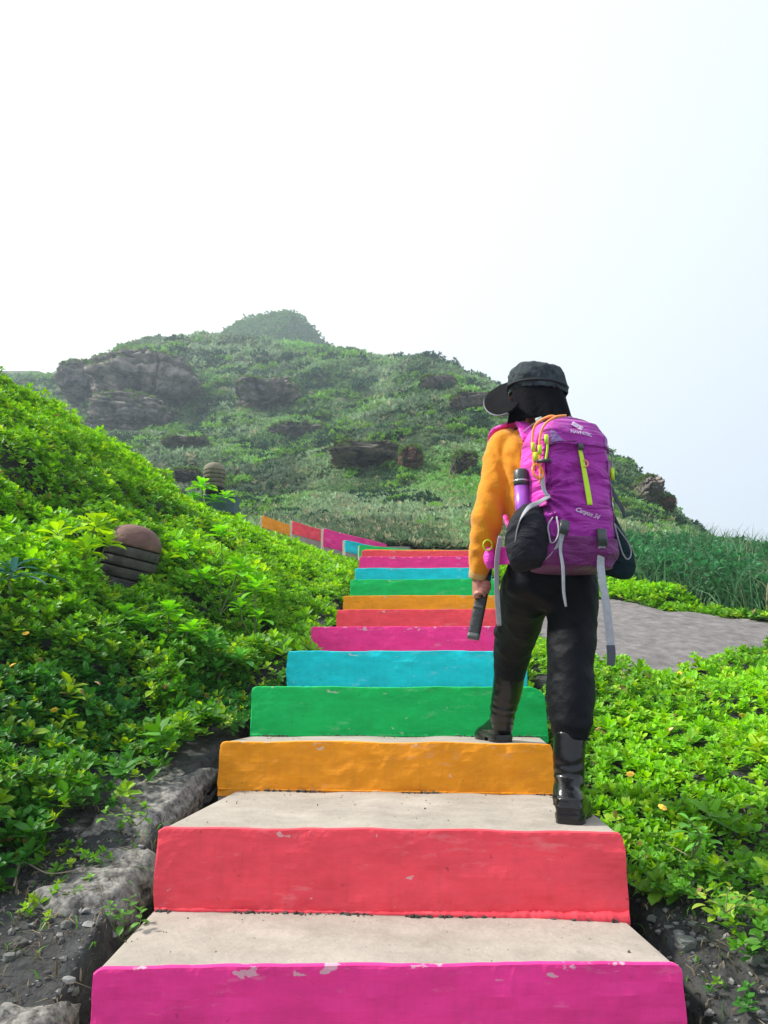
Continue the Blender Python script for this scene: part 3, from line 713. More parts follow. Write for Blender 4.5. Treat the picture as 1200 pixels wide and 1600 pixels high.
def tint_cover(nz):
    def f(m, c, nl):
        a = nz[m][:, None, None]
        base = C_B * (1 - a) + C_A * a
        y = (rng.random((c, 1, 1)) < 0.22) * rng.uniform(0.2, 0.8, (c, 1, 1))
        base = base * (1 - y) + C_C * y
        dead = rng.random((c, nl, 1)) < 0.004
        base = np.where(dead, np.array([0.30, 0.20, 0.08]), base * rng.uniform(0.62, 1.35, (c, nl, 1)))
        return base 
    return f
def cover(name, X, Y, size, lift, protos, kindlabel=None, extra=None, bright=None):
    Z = HH(X, Y); nor = nrm(X, Y)
    hump = np.clip(0.5 + 1.3 * fbm(X * 2.3, Y * 2.3, 0, 3, 61), 0, 1)
    lift = lift * np.where((Y > 9.4) & (X > -3.0) & (X < 0), 0.22, np.where((Y > 7.6) & (X > -3.0) & (X < 0), 0.5, 1.0))
    pos = np.stack([X, Y, Z], 1) + nor * (lift * (0.15 + 0.85 * hump) * (0.35 + 0.65 * rng.random(len(X))))[:, None]
    up = nor * 0.5 + np.array([-0.15, -0.05, 0.75])
    nz = np.clip(0.55 + 0.9 * fbm(X * 0.8, Y * 0.8, 0, 3, 62) + 0.3 * (hump - 0.5), 0, 1)  # hump term darkens leaves in the hollows: shade put into the tint
    if bright is not None: nz = np.clip(nz + bright, 0, 1)
    V, F, T = place(protos, pos, up, size * np.exp(rng.normal(0, 0.28, len(X))), tint_cover(nz))
    o = link(name, mesh_np(name, V, F, T), M_LEAF, smooth=False)
    return tag(o, kind='stuff')
def band(n, azr, yr, p=1.0):
    "points on the ground, denser near the camera"
    y = (yr[0] ** p + (yr[1] ** p - yr[0] ** p) * rng.random(n)) ** (1 / p); t = np.tan(np.radians(rng.uniform(azr[0], azr[1], n)))
    return y * t, y
# left bank
hl = hit(206, 872, 3); LX, LY = hl.x, hl.y - 0.30
X, Y = band(84000, (-47, 3), (1.4, 14.5), 1.15)
L = np.interp(Y, eY, eL); dl = L - X
need = np.interp(Y, [1.5, 2.5, 2.8, 3.3, 4.0, 5.0, 5.9, 6.5, 9, 11], [0.8, 0.60, 0.42, 0.32, 0.12, 0.06, 0.02, -0.04, -0.10, -0.04])
need = need + 0.10 * fbm(X * 3, Y * 3, 0, 3, 71)
lamp_xy = (LX, LY)
thin = rng.random(len(X)) < np.interp(dl - need, [0, 0.35], [0.35, 1])
bare = (fbm(X * 2.0, Y * 2.0, 0, 3, 72) < -0.33) & (Y < 3.4)
bare = bare | ((np.hypot(X - LX, (Y - LY + 0.16) * 0.7) < 0.21))
holes = fbm(X * 3.1, Y * 3.1, 5, 3, 74) < -0.36
Yc = np.clip(8.0 + (X + 4.3) * 1.74, 6.5, 12.6)
k = (dl > need) & thin & ~bare & ~(holes & (rng.random(len(X)) < 0.8)) & (Y < Yc + 1.6) & ((Y > 2.6) | (rng.random(len(X)) < 0.45)) & ~((Y > 10.5) & (X > np.interp(Y, [10.5, 10.9, 11.35, 11.75, 12.05, 12.4], [-.33, -.36, -.60, -.95, -1.47, -1.97]))) & (HH(X, Y) > -5)
X, Y = X[k], Y[k]
sz = np.interp(Y, [2, 5, 9, 13], [0.046, 0.050, 0.063, 0.080]) * np.clip(1 + 0.5 * fbm(X * 0.7, Y * 0.7, 0, 2, 73), 0.7, 1.5)
nearm = Y < 5.6
nearthin = nearm & (rng.random(len(X)) < np.interp(Y, [2, 4.5, 5.6], [0.74, 0.84, 1.0]))
cover('ground_cover', X[nearthin], Y[nearthin], sz[nearthin] * 1.05, 0.26, NEARP, bright=np.interp(Y[nearthin] - 0.5 * X[nearthin], [3.5, 6.5], [-0.34, 0.22]))
cover('ground_cover', X[~nearm], Y[~nearm], sz[~nearm], 0.28, FARP, bright=0.15)
# right side, in front of the path and along its far edge
X, Y = band(35000, (6, 47), (1.6, 12.5), 1.2)
Rr = np.interp(Y, eY, eR); dr = X - Rr
need = np.interp(Y, [1.5, 2.4, 3.0, 5, 9], [0.5, 0.30, 0.10, 0.05, 0.0]) + 0.08 * fbm(X * 3, Y * 3, 0, 3, 81)
sparse = np.interp(Y - 0.35 * (X - 1.2), [1.6, 2.1, 2.7, 3.1], [0.05, 0.12, 0.55, 1.0])
farlim = np.interp(X, [0.8, 1.6, 2.6, 3.3, 4.2, 9], [13, 11.5, 10.6, 9.6, 8.1, 7.7])
k = (dr > need) & ~in_path(X, Y) & (rng.random(len(X)) < sparse) & (Y < farlim)
X, Y = X[k], Y[k]
sz = np.interp(Y, [2, 5, 9, 13], [0.042, 0.047, 0.064, 0.080])
nearm = Y < 5.6
cover('ground_cover', X[nearm], Y[nearm], sz[nearm], 0.17, NEARP, bright=0.18)
cover('ground_cover', X[~nearm], Y[~nearm], sz[~nearm], 0.22, FARP, bright=0.15)

# tall grass beyond the path
def blades(name, X, Y, h, wdt, kind='stuff', lean=0.5, tint=None, seg=4, label=None, m=None, Z=None):
    n = len(X); Z = HH(X, Y) if Z is None else Z
    a = rng.uniform(0, 2 * PI, n); ln = rng.uniform(0.1, lean, n)
    t = np.linspace(0, 1, seg + 1)
    dx = np.cos(a); dy = np.sin(a)
    cx = X[:, None] + (dx * ln * h)[:, None] * t ** 2.2; cy = Y[:, None] + (dy * ln * h)[:, None] * t ** 2.2
    cz = Z[:, None] + h[:, None] * (t - 0.42 * ln[:, None] * t ** 3)
    sx = rng.normal(0, 1, n); sy = rng.normal(0, 1, n); q = np.hypot(sx, sy); sx /= q; sy /= q
    ww = wdt[:, None] * (np.sin(np.clip(t * 0.8 + 0.25, 0, 1) * PI))[None] + 0.0005
    A = np.stack([cx - sx[:, None] * ww, cy - sy[:, None] * ww, cz], -1); B = np.stack([cx + sx[:, None] * ww, cy + sy[:, None] * ww, cz], -1)
    V = np.stack([A, B], 2).reshape(n, -1, 3)
    k = np.arange(seg); f = np.stack([2 * k, 2 * k + 1, 2 * k + 3, 2 * k + 2], 1)
    F = (f[None] + (np.arange(n) * (2 * (seg + 1)))[:, None, None]).reshape(-1, 4)
    T = np.repeat(tint, 2 * (seg + 1), axis=0)
    o = link(name, mesh_np(name, V.reshape(-1, 3), F, T), m or M_HILLPLANT, smooth=False)
    return tag(o, label, kind=kind)
n = 30000
cx = rng.uniform(2.6, 11, 420); cy = rng.uniform(7.6, 15.5, 420)
i = rng.integers(0, 420, n); X = cx[i] + rng.normal(0, 0.22, n); Y = cy[i] + rng.normal(0, 0.22, n)
flim = np.interp(X, [1.5, 2.6, 3.3, 4.2, 9], [11.6, 10.3, 9.4, 8.1, 7.75])
k = (Y > flim) & (Y < 16)
X, Y, i = X[k], Y[k], i[k]; n = len(X)
hc = rng.uniform(0.55, 1.1, 420)
h = 0.72 * (hc[i] * rng.uniform(0.5, 1.2, n)) * np.interp(X - 0.28 * Y, [-0.4, 0.6, 2.0], [0.55, 0.85, 1.05])
g = rng.random((n, 1)); T = (np.array([0.045, 0.15, 0.06]) * (1 - g) + np.array([0.16, 0.30, 0.16]) * g ** 1.6)
T = np.where(rng.random((n, 1)) < 0.06, np.array([0.28, 0.26, 0.16]), T)
blades('tall_grass', X, Y, h, rng.uniform(0.007, 0.015, n), lean=1.05, tint=T)

# low dark scrub mixed into the tall grass
X = rng.uniform(2.2, 10, 9000); Y = rng.uniform(7.6, 14, 9000)
flim = np.interp(X, [1.5, 2.6, 3.3, 4.2, 9], [11.9, 10.6, 9.7, 8.4, 8.0]); k = (Y > flim) & (fbm(X, Y, 0, 3, 55) > -0.1); X, Y = X[k], Y[k]
pos = np.stack([X, Y, HH(X, Y) + rng.uniform(0.05, 0.55, len(X))], 1)
def tf(m, c, nl): return np.tile(np.array([0.04, 0.15, 0.06]), (c, nl, 1)) * rng.uniform(0.5, 1.9, (c, nl, 1))
V, F, T = place(FARP, pos, np.tile([0, -0.1, 0.9], (len(X), 1)), rng.uniform(0.06, 0.13, len(X)), tf, 0.5)
o = link('low_scrub', mesh_np('low_scrub', V, F, T), M_LEAF, smooth=False); tag(o, kind='stuff')
# dry stalks and a few seedlings on the bare soil beside the lowest steps
n = 5200; X = np.concatenate([rng.uniform(-2.2, -0.80, n // 2), rng.uniform(0.82, 2.4, n // 2)]); Y = rng.uniform(1.3, 3.4, n)
k = fbm(X * 2.5, Y * 2.5, 0, 3, 57) > -0.25; X, Y = X[k], Y[k]; n = len(X); g = rng.random((n, 1))
T = np.array([0.12, 0.10, 0.07]) * (1 - g) + np.array([0.40, 0.33, 0.22]) * g ** 2; T = np.where(rng.random((n, 1)) < 0.25, np.array([0.10, 0.26, 0.04]), T)
blades('leaf_litter', X, Y, rng.uniform(0.015, 0.06, n), rng.uniform(0.0012, 0.004, n), lean=2.2, tint=T, seg=3)
X = np.concatenate([rng.uniform(-2.0, -0.95, 420), rng.uniform(0.9, 2.2, 520)]); Y = rng.uniform(1.4, 3.3, 940)
k = fbm(X * 2.5, Y * 2.5, 3, 3, 58) > 0.08; cover('ground_cover', X[k], Y[k], np.full(int(k.sum()), 0.032), 0.05, NEARP)
# shrubs and grass tufts all over the hill
TUFT = [make_sprig('diamond', 4, (0.35, 1.35), 1.0, 1.1, 0.3, s + 60) for s in range(6)]
def hill_plants(n, azr, yr, p, sz, amt, seed):
    y = np.exp(rng.uniform(math.log(yr[0]), math.log(yr[1]), n)); t = np.tan(np.radians(rng.uniform(*azr, n)))
    X, Y = y * t, y
    Yc = np.clip(8.0 + (X + 4.3) * 1.74, 6.5, 12.6)
    keep = (Y > Yc + 1.2) & ~((Y < 15.0) & (X > -2.6) & (X < 1.2) & (Y < 13.2 - 0.25 * X) & (X > -2.4 + 0.0 * Y))
    X, Y = X[keep], Y[keep]
    Z = HH(X, Y); nor = nrm(X, Y, 0.5)
    steep = np.hypot(nor[:, 0], nor[:, 1])
    k = (rng.random(len(X)) < np.interp(steep, [0.70, 0.86], [1, 0.12]))
    X, Y, Z, nor = X[k], Y[k], Z[k], nor[k]
    s = np.interp(np.log(Y), [math.log(12), math.log(30), math.log(120)], sz) * np.exp(np.clip(rng.normal(0, 0.3, len(X)), -0.6, 0.6))
    big = np.clip(0.5 + 1.4 * fbm(X / 5, Y / 5, 0, 3, 91), 0, 1); s = s * (0.7 + 0.8 * big)
    pos = np.stack([X, Y, Z + s * 0.2 * big], 1)
    up = nor * 0.35 + np.array([0, 0, 0.8])
    # species patches: fresh green, grey green, straw
    a = sst(0.5 + 1.6 * fbm(X / 9 + 5, Y / 14, 0, 4, 92)); b = sst(0.5 + 2.4 * fbm(X / (0.06 * Y + 1), Y / 7, 0, 4, 93) - 0.05)
    right = sst((X / Y + 0.05) / 0.25)
    fresh = np.array([0.18, 0.44, 0.08]); greyg = np.array([0.26, 0.36, 0.22]); dark = np.array([0.040, 0.085, 0.055]); straw = np.array([0.40, 0.35, 0.22])
    lowb = np.exp(-((Y - 19) / 9) ** 2)
    a = np.clip(a * 0.75 + right * 0.25, 0, 1); a = np.where(Y < 27, a * 0.55, a)
    base = fresh * a[:, None] + greyg * (1 - a)[:, None]
    base = base * (0.42 + 0.58 * b)[:, None] + dark * (1 - b)[:, None] * 0.4
    st = (rng.random(len(X)) < 0.07 + 0.20 * lowb)[:, None]
    base = np.where(st, base * 0.4 + straw * 0.6, base)
    def tf(m, c, nl): return base[m][:, None] * rng.uniform(0.65, 1.35, (c, nl, 1))
    V, F, T = place(TUFT, pos, up, s, tf, 0.45)
    o = link('hillside_shrubs', mesh_np('hillside_shrubs', V, F, T), M_HILLPLANT, smooth=False); tag(o, kind='stuff')
hill_plants(230000, (-38, 38), (10, 135), 1, (0.10, 0.16, 0.55), 1, 1)
# rounded darker bushes standing out of the slope
def bushes(nb, yr, seed):
    by = np.exp(rng.uniform(math.log(yr[0]), math.log(yr[1]), nb)); bt = np.tan(np.radians(rng.uniform(-33, 34, nb))); bx = by * bt
    dens = fbm(bx / (by * 0.08), by / 9, 0, 3, seed); k = dens > np.quantile(dens, 0.35); bx, by = bx[k], by[k]
    Yc = np.clip(8.0 + (bx + 4.3) * 1.74, 6.5, 12.6); k = (by > Yc + 3.5) & (by > 15.5); bx, by = bx[k], by[k]
    m = 26; r = by * rng.uniform(0.006, 0.017, len(by)); bz = HH(bx, by)
    d = rng.normal(0, 1, (len(bx), m, 3)); d /= np.linalg.norm(d, axis=2)[:, :, None]; d[:, :, 2] = np.abs(d[:, :, 2]) * 0.9
    d = d * rng.uniform(0.6, 1.0, (len(bx), m, 1)) * np.array([1.25, 1.1, 0.85])
    pos = np.stack([bx, by, bz - r * 0.15], 1)[:, None] + d * r[:, None, None]
    col = np.where(rng.random((len(bx), 1)) < 0.62, np.array([[0.035, 0.085, 0.050]]), np.array([[0.16, 0.34, 0.06]])) * rng.uniform(0.7, 1.3, (len(bx), 1))
    C = np.repeat(col, m, axis=0)
    def tf(mm, c, nl): return C[mm][:, None] * rng.uniform(0.7, 1.3, (c, nl, 1))
    V, F, T = place(TUFT, pos.reshape(-1, 3), d.reshape(-1, 3) + np.array([0, 0, 0.3]), np.repeat(r * 0.42, m), tf, 0.4)
    o = link('hillside_bushes', mesh_np('hillside_bushes', V, F, T), M_HILLPLANT, smooth=False); tag(o, kind='stuff')
bushes(5200, (15, 118), 95)
bushes(900, (17, 80), 96)
# growth hanging over the rocks
PP = []; SS = []
for o_ in OUT:
    me = o_.data; nn_ = len(me.vertices); co = np.zeros(nn_ * 3); me.vertices.foreach_get('co', co); co = co.reshape(-1, 3)
    no = np.zeros(nn_ * 3); me.vertices.foreach_get('normal', no); no = no.reshape(-1, 3)
    k = np.where((no[:, 2] > 0.45) & (fbm(co[:, 0] * 0.5, co[:, 1] * 0.5, co[:, 2] * 0.5, 3, 7) > -0.22))[0]
    if not len(k): continue
    ext = float(np.ptp(co[:, 0])); k = rng.choice(k, min(len(k), 500)); PP.append(co[k] + vnp3(o_.location)); SS.append(np.full(len(k), 0.0042 * o_.location.y))
PP = np.concatenate(PP); SS = np.concatenate(SS)
def tf(m, c, nl): return np.tile(np.array([0.11, 0.19, 0.05]), (c, nl, 1)) * rng.uniform(0.5, 1.4, (c, nl, 1))
V, F, T = place(TUFT, PP, np.tile([0, -0.2, 0.9], (len(PP), 1)), SS * rng.uniform(0.7, 1.5, len(SS)), tf, 0.5)
o = link('hillside_shrubs', mesh_np('hillside_shrubs', V, F, T), M_HILLPLANT, smooth=False); tag(o, kind='stuff')
# plants on the far peak
k = rng.integers(0, len(PEAKV), 9000); pv = PEAKV[k] + rng.normal(0, 0.7, (9000, 3)) * np.array([1, 1, 0.1])
pv = pv[pv[:, 1] < 215]
def tf(m, c, nl): return np.tile(np.array([0.10, 0.20, 0.05]), (c, nl, 1)) * rng.uniform(0.6, 1.4, (c, nl, 1))
V, F, T = place(TUFT, pv, np.tile([0, -0.2, 0.9], (len(pv), 1)), rng.uniform(0.5, 0.9, len(pv)), tf, 0.4)
o = link('hillside_shrubs', mesh_np('hillside_shrubs', V, F, T), M_HILLPLANT, smooth=False); tag(o, kind='stuff')
# ------------------------------------------------------------------ hiker
def vnp(v): return np.array(v, float)
def spline(pts, n):
    "Catmull-Rom through the points (each a sequence of floats)"
    p = np.array([list(q) for q in pts], float); p = np.vstack([2 * p[0] - p[1], p, 2 * p[-1] - p[-2]])
    m = len(p) - 3; r = []
    for i in range(n):
        t = i / (n - 1) * m; k = min(int(t), m - 1); t -= k
        a, b, c, d = p[k], p[k + 1], p[k + 2], p[k + 3]
        r.append(0.5 * (2 * b + (c - a) * t + (2 * a - 5 * b + 4 * c - d) * t * t + (3 * b - a - 3 * c + d) * t ** 3))
    return np.array(r)
def tube(pts, rad, n=16, side=(1, 0, 0), smooth=0, power=1.0, caps=True):
    "pts list of points, rad list of r or (r_side, r_other); returns V, F"
    rad = [(r, r) if np.isscalar(r) else tuple(r) for r in rad]
    A = np.array([list(p) + list(r) for p, r in zip(pts, rad)], float)
    if smooth: A = spline(A, smooth)
    P_, Rr = A[:, :3], np.maximum(A[:, 3:], 1e-4)
    T = np.gradient(P_, axis=0); T /= np.linalg.norm(T, axis=1)[:, None] + 1e-12
    side = vnp(side); V = []
    an = np.linspace(0, 2 * PI, n, endpoint=False)
    f = lambda a: np.sign(a) * np.abs(a) ** power
    for p, t, r in zip(P_, T, Rr):
        x = side - t * side.dot(t)
        if np.linalg.norm(x) < 0.15: x = np.array([0, 1, 0]) - t * t[1]
        x /= np.linalg.norm(x); y = np.cross(t, x)
        V.append(p + np.outer(f(np.cos(an)) * r[0], x) + np.outer(f(np.sin(an)) * r[1], y))
    m = len(P_); V = np.concatenate(V)
    idx = np.arange(m * n).reshape(m, n); nx = np.roll(idx, -1, axis=1)
    F = [tuple(int(q) for q in f4) for f4 in np.stack([idx[:-1], nx[:-1], nx[1:], idx[1:]], -1).reshape(-1, 4)]
    if caps:
        F.append(tuple(int(q) for q in idx[0][::-1])); F.append(tuple(int(q) for q in idx[-1]))
    return V, F
def ball(c, r, nu=20, nv=12, rot=None):
    r = (r, r, r) if np.isscalar(r) else r
    u = np.linspace(0, 2 * PI, nu, endpoint=False); v = np.linspace(-PI / 2, PI / 2, nv)
    U, W = np.meshgrid(u, v); q = np.stack([np.cos(U) * np.cos(W) * r[0], np.sin(U) * np.cos(W) * r[1], np.sin(W) * r[2]], -1).reshape(-1, 3)
    if rot is not None: q = q @ np.array(rot.to_3x3()).T
    idx = np.arange(nu * nv).reshape(nv, nu); nx = np.roll(idx, -1, axis=1)
    F = [tuple(int(a) for a in f) for f in np.stack([idx[:-1], nx[:-1], nx[1:], idx[1:]], -1).reshape(-1, 4)]
    return q + vnp(c), F
def joined(parts, name='m'):
    V = []; F = []; b = 0
    for v, f in parts:
        V.append(v); F += [tuple(a + b for a in q) for q in f]; b += len(v)
    me = bpy.data.meshes.new(name); me.from_pydata(np.concatenate(V).tolist(), [], F); me.update(); return me
def fuse(parts, voxel, name='m', smooth=3, disp=None):
    "weld overlapping closed shapes into one continuous surface"
    me = joined(parts, name); o = bpy.data.objects.new('tmp', me); COL.objects.link(o)
    r = o.modifiers.new('r', 'REMESH'); r.mode = 'VOXEL'; r.voxel_size = voxel; r.use_smooth_shade = True
    if smooth: s = o.modifiers.new('s', 'SMOOTH'); s.iterations = smooth; s.factor = 0.5
    dg = bpy.context.evaluated_depsgraph_get(); dg.update()
    m2 = bpy.data.meshes.new_from_object(o.evaluated_get(dg)); m2.name = name
    bpy.data.objects.remove(o); bpy.data.meshes.remove(me)
    if disp:
        n = len(m2.vertices); co = np.zeros(n * 3); m2.vertices.foreach_get('co', co); co = co.reshape(-1, 3)
        no = np.zeros(n * 3); m2.vertices.foreach_get('normal', no); no = no.reshape(-1, 3)
        co = co + no * disp(co, no)[:, None]; m2.vertices.foreach_set('co', co.ravel()); m2.update()
    return m2
def ribbon(pts, wd, thick=0.003, wdir=(1, 0, 0), n=24):
    rad = [(w_ / 2, thick / 2) for w_ in (wd if hasattr(wd, '__len__') else [wd] * len(pts))]
    return tube(pts, rad, 12, wdir, n, 0.45)

BA = R(12); FW = Vector((-math.sin(BA), math.cos(BA), 0)); RT = Vector((math.cos(BA), math.sin(BA), 0)); UP = Vector((0, 0, 1))
M_SKIN = mat('skin', (0.46, 0.19, 0.14), 0.5, noise=(30, 0.12, 3))
M_SHIRT = mat('orange_fleece', (0.74, 0.28, 0.008), 0.85, sheen=0.25, spec=0.2, noise=(9, 0.10, 4), bump=(160, 0.35, 3))
M_TROU = mat('black_trousers', (0.005, 0.006, 0.009), 0.6, spec=0.13, noise=(14, 0.3, 4), bump=(70, 0.25, 3))
M_BOOT = mat('black_rubber', (0.006, 0.006, 0.007), 0.22, spec=0.5, noise=(20, 0.4, 3), bump=(40, 0.12, 3))
M_HAT = mat('hat_cloth', (0.045, 0.058, 0.064), 0.85, spec=0.12, noise=(26, 0.55, 4), bump=(60, 0.6, 4))
M_HATIN = mat('hat_lining', (0.006, 0.006, 0.008), 0.9, spec=0.08, bump=(60, 0.5, 3))
M_HAIR = mat('black_hair', (0.008, 0.007, 0.007), 0.45, bump=(120, 0.5, 2))
person = empty('person', P(878, 1286, 2.95), 'hiker climbing the stairs in an orange top, dark hat, black trousers and rubber boots', 'person')

# joints
waist = P(862, 862, 3.02); pelv = P(862, 905, 3.03); chest = P(850, 748, 3.02); uchest = P(842, 700, 3.03); neckb = P(838, 666, 3.04)
headc = P(835, 612, 3.03)
Lsh, Lel, Lwr = P(785, 702, 3.03), P(763, 805, 3.00), P(746, 902, 3.08)
Rsh, Rel, Rwr = P(905, 700, 3.08), P(925, 800, 3.20), P(905, 780, 3.42)
Rhip, Rknee, Rboot, Rank = P(893, 915, 3.03), P(893, 1062, 2.95), P(891, 1152, 2.89), P(890, 1250, 2.87)
Lhip, Lknee, Lboot, Lank = P(823, 915, 3.08), P(803, 1008, 3.44), P(794, 1052, 3.56), P(784, 1137, 3.63)
ORANGE_Z = -0.234; RED_Z = -0.444
# --- body: one continuous surface
FD = Vector((-0.93, 0.36, 0)).normalized(); SD = Vector((FD.y, -FD.x, 0))   # face direction and its right
HR = Matrix((( FD.x, SD.x, 0), (FD.y, SD.y, 0), (0, 0, 1)))
def hp(f, s, u): return headc + FD * f + SD * s + UP * u
parts = [tube([pelv - UP * 0.03, pelv, waist, chest, uchest, neckb - UP * 0.03], [(0.13, 0.09), (0.15, 0.10), (0.125, 0.09), (0.15, 0.10), (0.15, 0.08), (0.06, 0.055)], 20, RT, 24),
  tube([neckb - UP * 0.06, neckb, hp(-0.015, 0, -0.08), hp(-0.01, 0, -0.02)], [0.058, 0.05, 0.050, 0.05], 16, RT, 10),
  ball(hp(-0.012, 0, 0.02), (0.092, 0.074, 0.095), 24, 16, HR), ball(hp(0.022, 0, -0.045), (0.058, 0.055, 0.060), 20, 12, HR),
  ball(hp(0.062, 0, -0.092), (0.024, 0.026, 0.020), 14, 10, HR),
  tube([hp(0.076, 0, 0.018), hp(0.092, 0, -0.010), hp(0.100, 0, -0.028), hp(0.080, 0, -0.038)], [0.009, 0.011, 0.014, 0.008], 10, SD, 10),
  tube([hp(0.076, -0.018, -0.062), hp(0.085, 0, -0.060), hp(0.076, 0.018, -0.062)], [0.005, 0.008, 0.005], 8, UP, 9),
  tube([hp(0.074, -0.02, -0.071), hp(0.082, 0, -0.072), hp(0.074, 0.02, -0.071)], [0.005, 0.008, 0.005], 8, UP, 9)]
for s in (-1, 1): parts.append(ball(hp(-0.010, s * 0.076, -0.012), (0.016, 0.009, 0.030), 12, 10, HR))
parts += [tube([uchest + RT * -0.10, Lsh, Lel, Lwr], [0.05, 0.052, 0.040, 0.027], 14, RT, 20), tube([uchest + RT * 0.10, Rsh, Rel, Rwr], [0.05, 0.052, 0.040, 0.027], 14, RT, 20),
  tube([Rhip, Rknee, Rboot, Rank], [0.075, 0.050, 0.040, 0.032], 14, RT, 16), tube([Lhip, P(814, 955, 3.24), P(803, 1002, 3.46), Lboot + Vector((0, 0.01, 0)), P(790, 1088, 3.60)], [0.075, 0.06, 0.048, 0.040, 0.032], 14, RT, 24)]
def hand(wr, dirn, fing, thumbdir, mirror=1):
    """palm from the wrist along dirn, four fingers curling round towards fing; returns parts and the grip axis point"""
    d = dirn.normalized(); f = (fing - d * fing.dot(d)).normalized(); back = d.cross(f).normalized() * mirror
    # knuckle line lies along 'a', mostly along d
    a = (d * 0.75 - f * 0.25 + back * 0.35).normalized()
    pc = wr + d * 0.045
    r = [tube([wr - d * 0.02, wr + d * 0.015, pc + d * 0.012, pc + d * 0.04], [(0.027, 0.022), (0.028, 0.020), (0.034, 0.017), (0.030, 0.014)], 14, a.cross(f).cross(f) * -1 + a * 0.001, 12)]
    g = pc + f * 0.024 + d * 0.012                    # centre of the grip
    bdir = a.cross(f).normalized()
    for i, (L, rr) in enumerate([(1.0, 0.0085), (1.1, 0.0088), (1.03, 0.0085), (0.85, 0.0075)]):
        k = pc + d * 0.006 + a * (-0.024 + i * 0.0175)
        q = [k - f * 0.004 + bdir * 0.008, k + f * 0.010 * L + bdir * 0.026, k + f * 0.034 * L + bdir * 0.028, k + f * 0.044 * L + bdir * 0.008, k + f * 0.030 * L - bdir * 0.008]
        r.append(tube(q, [rr * 1.1, rr, rr, rr * 0.92, rr * 0.7], 10, a, 14))
    t0 = wr + d * 0.022
    r.append(tube([t0 + f * 0.004, t0 + f * 0.022 - bdir * 0.018 + d * 0.012, t0 + f * 0.040 - bdir * 0.012 + d * 0.030, t0 + f * 0.046 + bdir * 0.004 + d * 0.040], [0.013, 0.012, 0.010, 0.008], 10, a, 12))
    return r, g, a
hd, gripL, axL = hand(Lwr, P(744, 940, 3.09) - Lwr, RT * 0.9 - FW * 0.15, FW)
parts += hd
hd, gripR, axR = hand(Rwr, (FW * 0.2 - RT + UP * 0.3), -UP * 0.2 + FW * 0.0 - FW * 0.9, FW)
parts += hd
body = link('body', fuse(parts, 0.0045, 'body', 3), M_SKIN, person)
for s in (-1, 1):
    V, F = ball(hp(0.073, s * 0.030, 0.002), 0.0115, 14, 10)
    link('eye', joined([(V, F)], 'eye'), mat('eye', (0.75, 0.74, 0.72), 0.2), person)
# --- clothes
def cloth(amp, freq, seed, knots=()):
    def f(co, no):
        r = amp * fbm(co[:, 0] * freq, co[:, 1] * freq, co[:, 2] * freq * 1.2, 3, seed)
        r += amp * 0.8 * (1 - np.abs(fbm(co[:, 0] * freq * 0.8 + 5, co[:, 1] * freq * 0.8, co[:, 2] * freq * 1.2, 3, seed + 1)) * 3)
        for (c, rad, dirv, k, am) in knots:
            q = co - vnp(c); dd = np.linalg.norm(q, axis=1); wgt = np.exp(-(dd / rad) ** 2)
            ph = q @ vnp(dirv) * k + 5.5 * fbm(co[:, 0] * 8, co[:, 1] * 8, co[:, 2] * 8, 2, seed + 4)
            r += am * wgt * np.sin(ph)
        return r
    return f
shirt = [tube([pelv + UP * 0.035, waist, chest, uchest, neckb - UP * 0.01], [(0.150, 0.105), (0.155, 0.115), (0.185, 0.125), (0.175, 0.105), (0.07, 0.065)], 26, RT, 30),
  tube([uchest - RT * 0.10 + UP * 0.01, Lsh, (Lsh + Lel) / 2 + RT * 0.002, Lel, (Lel + Lwr) / 2, Lwr - (Lwr - Lel).normalized() * 0.012], [0.062, 0.068, 0.064, 0.061, 0.053, 0.035], 22, RT, 40),
  tube([uchest + RT * 0.10 + UP * 0.01, Rsh, Rel, Rwr - (Rwr - Rel).normalized() * 0.01], [0.062, 0.072, 0.060, 0.040], 20, RT, 26)]
arm = (Lwr - Lel).normalized()
link('long_sleeved_top', fuse(shirt, 0.0055, 'long_sleeved_top', 6, cloth(0.0038, 12, 3, [
   (Lel + Vector((0.02, -0.02, 0)), 0.10, (0.75, 0.2, 0.6), 85, 0.009), (Lwr - arm * 0.06, 0.06, (-0.5, 0, 0.9), 95, 0.0035), (Lsh + Vector((0.05, -0.05, -0.06)), 0.09, (0.85, 0, 0.5), 95, 0.010), (Lel.lerp(Lwr, 0.5), 0.08, (0.5, 0.1, 0.85), 80, 0.006)])), M_SHIRT, person)
V, F = tube([Lwr - arm * 0.03, Lwr - arm * 0.012, Lwr + arm * 0.006], [0.037, 0.0375, 0.034], 24, RT, 8)
link('cuff', joined([(V, F)], 'cuff'), mat('cuff_knit', (0.55, 0.33, 0.12), 0.9), person)
trou = [tube([waist - UP * 0.02, pelv, pelv - UP * 0.05, pelv - UP * 0.095, pelv - UP * 0.125], [(0.165, 0.12), (0.185, 0.138), (0.180, 0.125), (0.120, 0.075), (0.04, 0.03)], 26, RT, 24),
  tube([Rhip - RT * 0.012 + UP * 0.05, Rhip - RT * 0.005, P(893, 975, 3.01), P(891, 1030, 2.97), P(891, 1085, 2.93), P(893, 1125, 2.90), P(892, 1158, 2.89)], [(0.09, 0.12), (0.098, 0.125), (0.093, 0.110), (0.085, 0.096), (0.085, 0.09), (0.074, 0.078), (0.058, 0.062)], 24, RT, 40),
  tube([Lhip + UP * 0.05, Lhip, P(815, 955, 3.24), P(806, 996, 3.42), P(800, 1025, 3.52), P(796, 1058, 3.56)], [(0.09, 0.12), (0.098, 0.125), (0.095, 0.110), (0.086, 0.090), (0.082, 0.082), (0.066, 0.068)], 24, RT, 40)]
